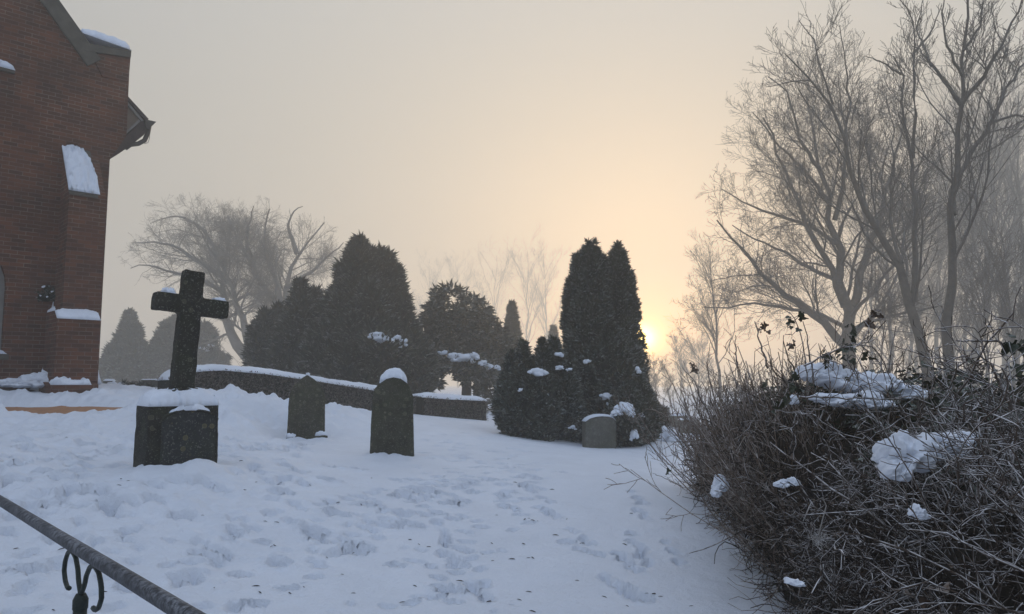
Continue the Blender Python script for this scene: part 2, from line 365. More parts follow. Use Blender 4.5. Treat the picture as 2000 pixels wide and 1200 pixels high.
# snow hugging the foot of stones: a small drift with a hollow against the stone
for (px, py, Y, rr, hh) in [(270, 922, 7.2, .16, .05), (300, 925, 7.15, .14, .07), (350, 925, 7.1, .22, .05), (390, 910, 7.2, .16, .13), (420, 915, 7.4, .22, .04), (735, 893, 9.85, .16, .06), (775, 895, 9.85, .16, .06), (700, 905, 9.9, .3, .05), (575, 862, 11.8, .25, .06),
                            (625, 858, 11.8, .15, .05), (1060, 866, 15.2, .4, .07), (1110, 862, 15.3, .3, .09), (1240, 870, 15.2, .4, .04), (1280, 862, 15.3, .35, .12)]:
    p = at(px, py, Y); s = local(p.x, p.y, rr * 3); hh = hh * .7
    ZZ[s] += hh * np.exp(-(((XX[s] - p.x) ** 2 + (YY[s] - p.y) ** 2) / rr ** 2))
ni, nj = XX.shape
V = np.stack([XX.ravel(), YY.ravel(), ZZ.ravel()], 1); ii, jj = np.meshgrid(np.arange(ni - 1), np.arange(nj - 1), indexing='ij')
k = (ii * nj + jj).ravel(); Q = np.stack([k, k + nj, k + nj + 1, k + 1], 1)
tag(npmesh('snowy_ground', V, Q, MS, smooth=True), kind='structure', label='trampled snow covering the churchyard lawn')
def hz(x, y):
    i = min(max(np.searchsorted(GX, x), 1), ni - 1); j = min(max(np.searchsorted(GY, y), 1), nj - 1); return float(ZZ[i, j])
# the sandy path
a = at(-140, 800, 12.3); b = at(330, 803, 12.85); dv = Vector((b.x - a.x, b.y - a.y, 0)); nv = Vector((-dv.y, dv.x, 0)).normalized()
V = []; NPT = 60
for i in range(NPT + 1):
    for s in (-.75, -.35, 0, .35, .75):
        p = a + dv * (i / NPT) * 1.0 + nv * s; V.append((p.x, p.y, float(base_h(p.x, p.y)) - .012))
Q = [(i * 5 + j, i * 5 + 5 + j, i * 5 + 6 + j, i * 5 + 1 + j) for i in range(NPT) for j in range(4)]
tag(npmesh('path', np.array(V), np.array(Q), M_path, smooth=True), kind='structure', label='cleared strip of sandy brown path')

# ------------------------------------------------------------------ snow pads
def pad(name, parent, P, nu, nv, thick, seed=0, m=MSC, over=.02, rough=.35, fu=3., fv=3.):
    """P(u, v) gives the surface the snow lies on, u and v in 0..1"""
    us = np.linspace(0, 1, nu); vs = np.linspace(0, 1, nv); T = []; B = []
    for i, u in enumerate(us):
        for j, v in enumerate(vs):
            e = max(0, 1 - abs(2 * u - 1) ** 5) ** .4 * max(0, 1 - abs(2 * v - 1) ** 4) ** .45
            n = 1 + rough * 2 * float(fbm(u * fu * 2 + seed, v * fv * 2 + seed * 1.7, 3))
            p = P(u, v); nn = float(fbm(u * fu * 5 + seed + 9, v * fv * 5, 2)) * over
            T.append(p + Vector((0, 0, thick * e * n)) + Vector((nn, nn, 0)) * (1 if 0 < e < .9 else 0)); B.append(p - Vector((0, 0, .006)))
    V = np.array([tuple(x) for x in T + B]); o = nu * nv; Q = []
    for i in range(nu - 1):
        for j in range(nv - 1):
            a = i * nv + j; Q.append((a, a + nv, a + nv + 1, a + 1)); Q.append((a + o, a + o + 1, a + o + nv + 1, a + o + nv))
    for i in range(nu - 1):
        for j in (0, nv - 1):
            a = i * nv + j; Q.append((a, a + nv, a + nv + o, a + o))
    for j in range(nv - 1):
        for i in (0, nu - 1):
            a = i * nv + j; Q.append((a, a + 1, a + 1 + o, a + o))
    ob = npmesh(name, V, np.array(Q), m, parent, smooth=True); return ob
def lump(name, parent, c, sx, sy, sz, seed, m=MSC, rot=0, tilt=0):
    bm = bmesh.new(); bmesh.ops.create_icosphere(bm, subdivisions=5, radius=1)
    for v in bm.verts:
        p = v.co.copy(); n = float(fbm(p.x * 1.6 + seed, p.y * 1.6 + p.z * 1.3 + seed, 3)); n2 = float(fbm(p.x * 5 + seed, p.z * 5 + p.y * 4, 4))
        p *= 1 + .55 * n + .26 * n2
        if p.z < 0: p.z *= .45
        p = Vector((p.x * sx, p.y * sy, p.z * sz))
        p.rotate(Matrix.Rotation(tilt, 3, 'Y')); p.rotate(Matrix.Rotation(rot, 3, 'Z')); v.co = p + Vector(c)
    return bmobj(name, bm, m, parent, True)

def clump(name, parent, c, sx, sz, seed, n=6):
    bm = bmesh.new()
    for q in range(n):
        f = 1 if q == 0 else random.uniform(.35, .7); off = Vector((0, 0, 0)) if q == 0 else Vector((random.uniform(-1, 1) * sx * .95, random.uniform(-.7, .4) * sx * .8, random.uniform(-.9, .45) * sz))
        r_ = bmesh.ops.create_icosphere(bm, subdivisions=3, radius=1)
        for v in r_['verts']:
            p = v.co.copy(); k = 1 + .7 * float(fbm(p.x * 2 + seed + q, p.y * 2 + p.z * 1.7 + seed, 3))
            v.co = Vector((p.x * sx * f * .72 * k, p.y * sx * f * .6 * k, p.z * sz * f * (.8 if p.z > 0 else .5) * k)) + off + Vector(c)
    return bmobj(name, bm, MSC, parent, True)
# ------------------------------------------------------------------ the church
WD = Vector((.72, .694, 0)).normalized(); WN = Vector((WD.y, -WD.x, 0))
C0 = at(190, 755, 15)
church = empty('brick_church', (C0.x, C0.y, 0), math.atan2(WD.y, WD.x), label='red brick church gable end with snow on its ledges, at the left edge', cat='church')
# local axes: x along the wall towards the corner, -y towards the camera (out of the wall), z up
def wp(px, py, v=0):
    """(u, z) where the photo ray meets the plane v metres in front of the wall"""
    r = ray(px, py); o = Vector((0, 0, EYE)) - Vector((C0.x, C0.y, 0)) - WN * v
    t = -o.dot(WN) / r.dot(WN); p = Vector((0, 0, EYE)) + r * t - Vector((C0.x, C0.y, 0))
    return (p.dot(WD), p.z)
zb = 1.0
u1, z1 = wp(217, 312); uk, zk = wp(247, 266); ut, zt = wp(254, 108); us_, zs_ = wp(166, 86); uc, zc = wp(105, 0)
sl = (zc - zs_) / (uc - us_); utop = -5.2; ztop = zs_ + sl * (utop - us_)
outer = [(-9.5, zb), (0, zb), (0, z1), (uk, zk), (ut, zt), (us_ + .02, zs_), (utop, ztop), (2 * utop - us_, zs_), (-9.5, zs_ - 1)]
ua, za = wp(12, 560); ub, zb2 = wp(12, 690); uu, zarch = wp(0, 478)
ww = 1.3
def archp(u1, z0, z1, w, n=12, e=0):
    c = u1 - w / 2; r = w / 2 + e
    return [(u1 + e, z0 - e), (u1 + e, z1)] + [(c + r * math.cos(math.pi * i / n), z1 + r * 1.15 * math.sin(math.pi * i / n)) for i in range(1, n)] + [(u1 - w - e, z1), (u1 - w - e, z0 - e)]
win = archp(ua, zb2, za, ww)
bm = bmesh.new(); prism(bm, outer, 0, .55, [win]); wall = bmobj('gable_wall', bm, M_brick, church)
bm = bmesh.new(); prism(bm, archp(ua - .0, zb2, za, ww, 12, -.01), .22, .26); wn_ = bmobj('window', bm, M_glass, church)
bm = bmesh.new(); prism(bm, archp(ua, zb2, za, ww, 12, -.004), .10, .2, [archp(ua - .0, zb2, za, ww, 12, -.08)]); bmobj('window_frame', bm, M_board, wn_)
bm = bmesh.new()
for k_ in range(1, 3): box(bm, ua - ww * k_ / 3 - .02, ua - ww * k_ / 3 + .02, .14, .19, zb2, za + .4)
for k_ in range(1, 4): box(bm, ua - ww + .08, ua - .08, .15, .195, zb2 + k_ * .5 - .015, zb2 + k_ * .5 + .015)
bmobj('glazing_bars', bm, M_board, wn_)
bm = bmesh.new(); prism(bm, [(ua - ww - .1, zb2 - .12), (ua + .1, zb2 - .12), (ua + .1, zb2 - .02), (ua - ww - .1, zb2 - .02)], -.10, .09); bmobj('window_sill', bm, M_cope, wn_)
pad('snow_cap', church, lambda u, v: Vector((ua - ww - .08 + (ww + .16) * u, -.09 + .17 * v, zb2 - .02)), 24, 8, .09, 3)
# side wall and nave roof going away behind
bm = bmesh.new(); box(bm, -.5, -.02, .55, 14, zb, z1 + .3); bmobj('side_wall', bm, M_brick, church)
# coping along the gable slope
dn = Vector((1, sl)).normalized(); pn = Vector((dn.y, -dn.x)) if sl < 0 else Vector((-dn.y, dn.x))
pn = Vector((-dn.y, dn.x)); pn = pn if pn.y > 0 else -pn
A = Vector((us_ + .25, zs_ + sl * .25)); B = Vector((utop, ztop))
cop = [tuple(A - pn * .25), tuple(A + pn * .06), tuple(B + pn * .06), tuple(B - pn * .25)]
bm = bmesh.new(); prism(bm, cop, -.07, .62); bmobj('coping', bm, M_cope, church)
# kneeler block with its sloping stone cap and snow
kb = [wp(165, 84, .06), wp(256, 100, .06), wp(255, 112, .06), wp(166, 100, .06)]
bm = bmesh.new(); prism(bm, kb, -.08, .75); bmobj('kneeler_cap', bm, M_cope, church)
bm = bmesh.new(); prism(bm, [wp(178, 104, .03), wp(255, 112, .03), wp(251, 160, .03), wp(200, 150, .03)], -.03, .6); bmobj('kneeler_block', bm, M_brick, church)
ka, kz = wp(150, 78, 0); kc, kz2 = wp(256, 100, 0)
pad('snow_cap', church, lambda u, v: Vector((ka + .05 + (kc - ka - .05) * u, -.05 + .75 * v, kz + .16 + (kz2 - kz - .16) * u + .004)), 30, 12, .20, 5, rough=.25, over=.03)
# nave eave seen past the gable
ep = [wp(246, 180), wp(291, 231), wp(277, 236), wp(240, 275), wp(236, 275)]
bm = bmesh.new(); prism(bm, [wp(243, 186), wp(283, 231), wp(243, 266)], .16, 13); bmobj('soffit', bm, M_soffit, church)
bm = bmesh.new(); prism(bm, [wp(243, 176), wp(293, 231), wp(287, 233), wp(243, 184)], .08, 13); bmobj('roof', bm, M_roof, church)
bm = bmesh.new(); prism(bm, [wp(246, 188), wp(284, 233), wp(280, 234), wp(246, 195)], .11, .2); bmobj('barge_board', bm, M_board, church)
bm = bmesh.new(); prism(bm, [wp(244, 259), wp(275, 231), wp(278, 235), wp(245, 264)], .11, .2); bmobj('barge_board', bm, M_board, church)
bm = bmesh.new(); prism(bm, [(-.02, z1), wp(247, 266), wp(280, 234), wp(290, 234), wp(292, 252), wp(284, 262), wp(256, 284)], .13, .75); bmobj('corbel', bm, M_roof, church)
bm = bmesh.new(); prism(bm, [wp(285, 232), wp(307, 237), wp(301, 243), wp(293, 251), wp(288, 250)], .05, 13); bmobj('gutter', bm, M_gutter, church)
def tubes(P, Rr, S=6, nrm=None):
    """P (N, K, 3) poly-lines, Rr (N, K) radii -> vertices, quads"""
    N_, K, _ = P.shape
    T = np.zeros_like(P); T[:, 1:-1] = P[:, 2:] - P[:, :-2]; T[:, 0] = P[:, 1] - P[:, 0]; T[:, -1] = P[:, -1] - P[:, -2]
    T /= np.linalg.norm(T, axis=2, keepdims=True) + 1e-9
    ref = np.where(np.abs(T[:, :1, 2:3]) > .8, np.array([[[1., 0, 0]]]), np.array([[[0, 0, 1.]]])); ref = np.broadcast_to(ref, T.shape)
    if nrm is not None: ref = np.broadcast_to(np.array(tuple(nrm))[None, None], T.shape)
    A = np.cross(T, ref); A /= np.linalg.norm(A, axis=2, keepdims=True) + 1e-9; B = np.cross(T, A)
    th = np.arange(S) * 2 * math.pi / S
    V = P[:, :, None] + Rr[:, :, None, None] * (np.cos(th)[None, None, :, None] * A[:, :, None] + np.sin(th)[None, None, :, None] * B[:, :, None])
    idx = np.arange(N_ * K * S).reshape(N_, K, S); nx = np.roll(idx, -1, axis=2)
    Q = np.stack([idx[:, :-1], nx[:, :-1], nx[:, 1:], idx[:, 1:]], -1).reshape(-1, 4)
    return V.reshape(-1, 3), Q
def tube_obj(name, pts, rad, m, parent=None, S=10, nrm=None):
    P = np.array([[tuple(p) for p in pts]]); r = np.array([rad if hasattr(rad, '__len__') else [rad] * len(pts)], float)
    P = np.concatenate([P[:, :1] + (P[:, :1] - P[:, 1:2]) * .001, P, P[:, -1:] + (P[:, -1:] - P[:, -2:-1]) * .001], 1); r = np.concatenate([r[:, :1] * .02, r, r[:, -1:] * .02], 1)
    V, Q = tubes(P, r, S, nrm); return npmesh(name, V, Q, m, parent, smooth=True)
def merge(parts):
    Vs, Qs, o = [], [], 0
    for V, Q in parts: Vs.append(V); Qs.append(Q + o); o += len(V)
    return np.concatenate(Vs), np.concatenate(Qs)
def lv(px, py, v): u, z = wp(px, py, v); return Vector((u, -v, z))
tube_obj('downpipe', [lv(291, 248, -.2), lv(288, 262, -.2), lv(282, 275, -.2), lv(270, 281, -.2), lv(255, 283, -.2), lv(245, 290, -.2)], .05, M_gutter, church)
tube_obj('wire', [lv(292, 255, -.1), lv(292, 270, -.1), lv(289, 279, -.1), lv(282, 281, -.1)], .006, M_gutter, church, 5)
# buttress
vb = .72
bl, ztb = wp(136, 374, vb); _, ztw = wp(133, 294, 0); br = wp(201, 520, vb)[0] - .01
bm = bmesh.new()
pts = [(-.0, zb), (-vb, zb), (-vb, ztb), (0.0, ztw)]
def vprof(bm, prof, ua_, ub_):
    A = [bm.verts.new((ua_, y, z)) for y, z in prof]; B = [bm.verts.new((ub_, y, z)) for y, z in prof]; n = len(prof)
    bm.faces.new(A); bm.faces.new(list(reversed(B)))
    for i in range(n): bm.faces.new((A[i], B[i], B[(i + 1) % n], A[(i + 1) % n]))
u_r = wp(189, 370, vb)[0]
vprof(bm, [(.003, zb), (-vb, zb), (-vb, ztb), (.003, ztw)], bl, br); butt = bmobj('buttress', bm, M_brick, church)
bm = bmesh.new(); vprof(bm, [(-.01, ztw + .01), (-vb - .05, ztb - .06), (-vb - .05, ztb + .0), (-.01, ztw + .07)], bl - .02, u_r + .02); bmobj('weathering_stone', bm, M_cope, butt)
wid = u_r - bl
pad('snow_cap', butt, lambda u, v: Vector((bl - .03 + (wid + .08) * (1 - .42 * max(0, v - .25) ** 1.5) * u, -vb - .06 + (vb + .03) * v, ztb + .02 + (ztw - ztb + .04) * v)), 30, 30, .12, 8, rough=.7, over=.05, fu=4, fv=5)
v2 = .90; bl2, zt2 = wp(112, 622, v2)
ur2 = wp(190, 622, v2)[0]; ur2 = wp(194, 690, v2)[0]
bm = bmesh.new(); vprof(bm, [(-.01, zb), (-v2, zb), (-v2, zt2), (-vb + .01, zt2 + .16), (-.01, zt2 + .16)], bl2, ur2); low = bmobj('buttress_base', bm, M_brick, butt)
pad('snow_cap', low, lambda u, v: Vector((bl2 - .01 + (ur2 - bl2) * u, -v2 - .02 + (v2 - vb + .03) * v, zt2 + .004 + .16 * v)), 30, 8, .065, 12, rough=.5)
v3 = 1.05; bl3, zt3 = wp(98, 762, v3); ur3 = wp(192, 757, v3)[0]
zt3 = wp(140, 752, v3)[1]
bm = bmesh.new(); vprof(bm, [(-.02, zb - .3), (-v3, zb - .3), (-v3, zt3), (-v2, zt3 + .05), (-.02, zt3 + .05)], bl3, ur3); pl = bmobj('plinth', bm, M_brick, butt)
pad('snow_cap', pl, lambda u, v: Vector((bl3 + (ur3 - bl3 - .12) * u, -v3 - .01 + (v3 - v2) * v, zt3 + .005 + .05 * v)), 30, 8, .07, 15, rough=.9)
# drifted snow in the corner between wall and buttress
pts = [wp(104, 590), wp(98, 625), wp(93, 680), wp(88, 720), wp(86, 745), wp(80, 765)]
ra = [.01, .035, .03, .045, .11, .2]
tube_obj('snow_drift', [Vector((u, -.02, z)) for u, z in pts], ra, MSC, church, 8)
lump('snow_drift', church, Vector((wp(106, 613)[0] + .05, -.12, wp(106, 613)[1])), .17, .16, .12, 2)
for i, (px, py, sx, sz) in enumerate([(30, 752, .35, .12), (65, 750, .35, .16), (90, 748, .28, .24), (110, 752, .2, .16)]):
    u, z = wp(px, py); lump('snow_drift', church, Vector((u, -.22, z)), sx, .3, sz, i * 3 + 1)
u, z = wp(186, 735, .3); tube_obj('snow_drift', [Vector((u + .0, -.35, z + .22)), Vector((u, -.4, z)), Vector((u, -.45, z - .15))], [.02, .05, .09], MSC, church, 8)
# pale ledge high on the gable
la, lz = wp(28, 142); lb, lz2 = wp(-10, 132)
bm = bmesh.new(); box(bm, lb - 1.0, la, -.08, -.003, lz - .04, lz + .02); led = bmobj('ledge', bm, M_cope, church)
pad('snow_cap', led, lambda u, v: Vector((lb - 1 + (la - lb + 1) * u, -.09 + .09 * v, lz + .022)), 40, 8, .14, 21)
# ------------------------------------------------------------------ foliage sprays
def sprays(C, D, size, m, name, parent, n_leaf=5, width=.28, droop=.0):
    """C (N,3) roots, D (N,3) unit directions: each spray is a fan of narrow leaf-shaped quads"""
    N_ = len(C); sc = size * RNG.uniform(.6, 1.3, (N_, 1))
    ref = RNG.normal(size=(N_, 3)); S = np.cross(D, ref); S /= np.linalg.norm(S, axis=1, keepdims=True) + 1e-9
    Vs = []
    for i in range(n_leaf):
        a = (i / (n_leaf - 1) - .5) * 1.7 if n_leaf > 1 else 0
        d = D * math.cos(a) + S * math.sin(a) + RNG.normal(size=(N_, 3)) * .22; d[:, 2] -= droop; d /= np.linalg.norm(d, axis=1, keepdims=True)
        wv = np.cross(d, RNG.normal(size=(N_, 3))); wv /= np.linalg.norm(wv, axis=1, keepdims=True) + 1e-9
        l = sc * RNG.uniform(.7, 1.1, (N_, 1)); w = l * width * .5; r = C + d * l * .08
        Vs.append(np.stack([r, r + d * l * .45 + wv * w, r + d * l, r + d * l * .5 - wv * w], 1))
    V = np.concatenate(Vs).reshape(-1, 3); Q = np.arange(len(V)).reshape(-1, 4)
    return npmesh(name, V, Q, m, parent)
def prof_r(prof, h):
    return np.interp(h, [p[0] for p in prof], [p[1] for p in prof])
def crown_pts(cols, dens, seed, rough=.16, freq=2.2, depth=.22):
    Cs, Ds = [], []
    for (cx, cy, z0, z1, rm, prof) in cols:
        n = int(dens * 2 * math.pi * rm * .75 * (z1 - z0)); n = max(n, 12); h = RNG.random(n) ** .9; th = RNG.random(n) * 2 * math.pi
        r0 = prof_r(prof, h) * rm; z = z0 + (z1 - z0) * h
        nz = fbm(th / 2 / math.pi * 6 * freq + seed + cx, z * freq + seed, 3)
        r = r0 * (1 + rough * 2 * nz) * (1 - depth * RNG.random(n) ** 2)
        Cs.append(np.stack([cx + r * np.cos(th), cy + r * np.sin(th), z], 1))
        Ds.append(np.stack([np.cos(th), np.sin(th), np.full(n, .9)], 1) + RNG.normal(size=(n, 3)) * .3)
    C = np.concatenate(Cs); D = np.concatenate(Ds); D /= np.linalg.norm(D, axis=1, keepdims=True); return C, D
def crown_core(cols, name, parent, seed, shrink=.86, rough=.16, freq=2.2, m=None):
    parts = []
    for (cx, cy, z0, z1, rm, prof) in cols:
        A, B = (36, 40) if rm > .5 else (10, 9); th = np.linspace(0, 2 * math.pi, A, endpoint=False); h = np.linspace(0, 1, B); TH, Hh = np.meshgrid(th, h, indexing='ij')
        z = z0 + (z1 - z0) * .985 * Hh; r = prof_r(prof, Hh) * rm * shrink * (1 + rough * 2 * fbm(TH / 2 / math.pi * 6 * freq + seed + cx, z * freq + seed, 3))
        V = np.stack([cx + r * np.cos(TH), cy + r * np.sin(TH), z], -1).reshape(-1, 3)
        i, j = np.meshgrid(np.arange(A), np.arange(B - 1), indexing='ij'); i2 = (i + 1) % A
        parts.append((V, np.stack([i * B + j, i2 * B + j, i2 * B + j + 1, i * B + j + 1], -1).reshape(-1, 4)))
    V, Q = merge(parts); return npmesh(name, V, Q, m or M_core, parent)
CONE = [(0, .8), (.14, 1), (.35, .84), (.6, .52), (.8, .25), (.93, .09), (1, .02)]
COLUMN = [(0, .7), (.1, .95), (.3, 1), (.58, .84), (.8, .52), (.92, .24), (1, .02)]
ROUND = [(0, .4), (.15, .8), (.4, 1), (.65, .9), (.85, .6), (1, .1)]
VASE = [(0, .45), (.25, .8), (.5, 1), (.75, .9), (.9, .6), (1, .1)]
PLUME = [(0, .2), (.25, .8), (.5, 1), (.75, .75), (1, .03)]
FLAME = [(0, .5), (.3, 1), (.6, .8), (.82, .42), (.94, .14), (1, .02)]
def conifer(name, label, cols, m, size, dens, trunk=None, plumes=14, psize=1, cat='conifer', group=None, seed=0, droop=0, core=True, snow=(), rough=.16, width=.28, depth=.22, freq=2.2):
    """cols: (px, base_py, top_py, Y, half width px, profile)"""
    c3 = []
    for (px, yb, yt, Y, hw, prof) in cols:
        a = at(px, yb, Y); b = at(px, yt, Y); c3.append((a.x, Y, a.z, b.z, hw * Y / F, prof))
    for (cx, cy, z0, z1, rm, prof) in list(c3):
        for q in range(plumes):
            h = random.uniform(.08, .78); th = random.uniform(0, 2 * math.pi); rr = float(prof_r(prof, h)) * rm * .86; pr = rm * random.uniform(.12, .24) * psize; zz = z0 + (z1 - z0) * h
            pr *= 1.1 - .6 * h
            c3.append((cx + rr * math.cos(th), cy + rr * math.sin(th), zz - pr * 2.2, zz + pr * random.uniform(1.8, 3.2), pr, PLUME))
    x0, y0 = c3[0][0], c3[0][1]
    for (px, py, Yq, sx, sz) in snow:
        p = at(px, py, Yq + .1); c3.append((p.x, p.y + .05, p.z - sx * 2.4, p.z - sz * .1, sx * 1.1, ROUND))
    zg = min(min(c[2] for c in c3), hz(x0, y0))
    t = empty(name, (x0, y0, zg), label=label, cat=cat, group=group)
    loc = [(a - x0, b - y0, c - zg, d - zg, e, f) for a, b, c, d, e, f in c3]
    C, D = crown_pts(loc, dens, seed, rough, freq, depth); sprays(C, D, size, m, 'foliage', t, droop=droop, width=width)
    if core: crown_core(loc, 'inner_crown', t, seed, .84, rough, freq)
    if trunk:
        for (px, yb, yt, Y, r) in trunk:
            a = at(px, yb, Y); b = at(px, yt, Y); o = Vector((x0, y0, zg))
            tube_obj('trunk', [a - o, (a + b) / 2 - o + Vector((.05, 0, 0)), b - o], [r * 1.15, r, r * .7], M_bark, t, 8)
    else:
        h0 = loc[0]; tube_obj('trunk', [Vector((0, 0, -.1)), Vector((0, 0, h0[2] + .4)), Vector((0, 0, h0[3] * .8))], [.07 * h0[4] + .03, .06, .015], M_bark, t, 6)
    for i, (px, py, Y, sx, sz) in enumerate(snow):
        p = at(px, py, Y) - Vector((x0, y0, zg)); clump('snow_clump', t, p, sx, sz, i * 5 + seed)
    return t
conifer('columnar_thuja', 'tall dark two-topped columnar thuja beside the low sun', [(1158, 868, 508, 16.4, 55, COLUMN), (1150, 800, 502, 16.6, 45, COLUMN), (1180, 868, 503, 16.6, 36, COLUMN), (1212, 866, 505, 16.6, 44, [(0, 1.2), (.3, 1.1), (.5, .95), (.8, .52), (.92, .25), (1, .02)]), (1130, 800, 500, 16.8, 24, COLUMN), (1190, 868, 640, 16.2, 72, ROUND), (1225, 868, 690, 16.2, 46, ROUND)] + [(x, y + 60, y, 16.5, 8, CONE) for x, y in ((1137, 492), (1149, 472), (1160, 476), (1168, 492), (1128, 500), (1198, 492), (1207, 477), (1216, 490), (1228, 520), (1115, 545), (1108, 590), (1238, 575))],
        M_thuja, .14, 300, width=.22, plumes=26, psize=.8, seed=3, snow=[(1148, 706, 15.5, .09, .05), (1183, 775, 15.4, .12, .09), (1192, 790, 15.4, .08, .09), (1245, 722, 15.6, .06, .08)], rough=.12)
conifer('spreading_juniper', 'dark vase-shaped juniper bush left of the tall thuja, snow lumps on its tips', [(1045, 868, 715, 15.4, 62, VASE), (1015, 862, 735, 15.3, 42, VASE), (1090, 866, 715, 15.5, 42, VASE)] + [(x, b_, y, 15.3 + .02 * (x % 7), h_, FLAME) for x, b_, y, h_ in ((1000, 800, 692, 19), (1024, 800, 670, 15), (1042, 800, 700, 17), (1060, 800, 664, 16), (1083, 800, 662, 17), (1098, 800, 690, 15), (984, 840, 738, 17), (1112, 840, 700, 19), (1070, 820, 690, 18), (1012, 810, 705, 16), (1030, 840, 725, 22), (1095, 840, 735, 22))],
        M_thuja, .13, 330, cat='juniper', plumes=12, psize=1.3, seed=9, snow=[(1048, 728, 14.9, .2, .11), (1090, 693, 15.2, .1, .06), (1094, 718, 15.2, .08, .05), (1016, 762, 14.8, .05, .04), (1112, 722, 15.2, .06, .04), (1118, 835, 15.0, .08, .05)], rough=.2)
conifer('low_thuja', 'low rounded thuja with a large snow lump, right of the small headstone', [(1226, 872, 760, 15.2, 40, ROUND), (1262, 868, 765, 15.4, 27, ROUND), (1250, 866, 745, 15.6, 32, ROUND)],
        M_thuja, .11, 380, cat='thuja', seed=14, snow=[(1222, 798, 14.7, .2, .16), (1203, 806, 14.7, .1, .07), (1238, 850, 14.75, .08, .12), (1252, 810, 14.9, .06, .05)], rough=.14)
conifer('small_juniper', 'small dark juniper peeping out behind the low thuja', [(1288, 832, 796, 19, 20, VASE)], M_thuja, .11, 420, cat='juniper', seed=16, rough=.25)
conifer('broad_conifer', 'large broad conifer with two peaks standing behind the clipped hedge', [(694, 770, 478, 26, 104, CONE), (746, 770, 505, 26.5, 84, CONE), (718, 770, 492, 26.2, 70, CONE), (692, 530, 480, 26, 11, CONE), (703, 530, 466, 26, 12, CONE), (714, 555, 496, 26, 11, CONE), (742, 560, 490, 26.4, 12, CONE), (757, 560, 497, 26.4, 12, CONE), (772, 580, 520, 26.4, 12, CONE), (678, 575, 515, 26, 12, CONE), (665, 770, 590, 25.5, 55, CONE), (785, 775, 585, 26, 44, CONE), (715, 775, 560, 25, 96, CONE), (803, 775, 655, 25, 42, ROUND), (640, 760, 640, 25, 40, ROUND)],
        M_conif, .32, 105, plumes=34, psize=.8, width=.2, seed=21, snow=[(735, 655, 22.9, .26, .16), (750, 665, 22.9, .22, .16), (776, 662, 23.2, .22, .14), (785, 672, 23.2, .16, .12)], rough=.14, freq=1.2)
conifer('narrow_conifer', 'mid-sized narrow conifer left of the broad two-peaked one', [(582, 740, 556, 27, 46, CONE), (612, 745, 568, 28, 20, CONE), (568, 745, 610, 27, 44, CONE)], M_conif, .32, 105, plumes=30, psize=.8, width=.2, seed=25, rough=.14, freq=1.2)
conifer('narrow_conifer', 'lowest and leftmost conifer of the group behind the clipped hedge', [(515, 725, 612, 29, 30, COLUMN), (540, 725, 600, 30, 24, CONE)], M_conif, .32, 105, plumes=26, psize=.8, width=.2, seed=28, rough=.14, freq=1.2)
conifer('ragged_conifer', 'loose ragged conifer with snow on its low boughs and a bare trunk', [(882, 640, 560, 28, 46, ROUND), (925, 690, 580, 28.5, 36, ROUND), (848, 690, 592, 28, 26, ROUND), (880, 720, 620, 28, 50, ROUND), (945, 730, 606, 28, 40, ROUND), (978, 750, 640, 28, 30, ROUND), (843, 755, 690, 27.5, 16, ROUND), (962, 790, 700, 27.5, 30, ROUND), (920, 740, 650, 28, 44, ROUND)],
        M_conif, .30, 30, core=False, trunk=[(910, 800, 640, 28, .17), (928, 800, 690, 28.3, .1), (965, 800, 720, 28.4, .07)], cat='conifer tree', seed=31, plumes=12, psize=1.4, droop=.5, depth=.75, rough=.25, freq=1.5,
        snow=[(868, 690, 26.4, .2, .12), (885, 697, 26.4, .26, .16), (905, 700, 26.4, .34, .18), (925, 695, 26.4, .24, .13), (945, 708, 26.4, .18, .12), (955, 716, 26.5, .2, .13), (970, 718, 26.6, .16, .1)])
conifer('pointed_conifer', 'sharply pointed conifer rising behind the ragged one', [(1000, 780, 594, 36, 28, CONE)], M_conif, .24, 120, seed=35, rough=.08, freq=1)
conifer('pointed_conifer', 'tiny pointed conifer fading in the mist left of the tall thuja', [(1082, 790, 640, 48, 22, CONE)], M_conif, .26, 100, seed=36, rough=.08, freq=1)
conifer('misty_conifer', 'hazy tapering conifer between the church and the stone cross', [(246, 752, 612, 60, 42, CONE), (255, 752, 675, 59, 56, ROUND)], M_conif, .46, 40, seed=41, rough=.2, freq=.8, droop=.2)
conifer('misty_conifer', 'hazy broad conifer seen behind the shaft of the stone cross', [(350, 740, 618, 62, 44, ROUND), (325, 740, 640, 61, 30, ROUND), (395, 725, 635, 62, 26, ROUND), (412, 728, 685, 61, 28, ROUND)], M_conif, .46, 40, seed=44, rough=.2, freq=.8, droop=.2, snow=[(400, 682, 60, .4, .2), (412, 676, 60, .3, .15)])

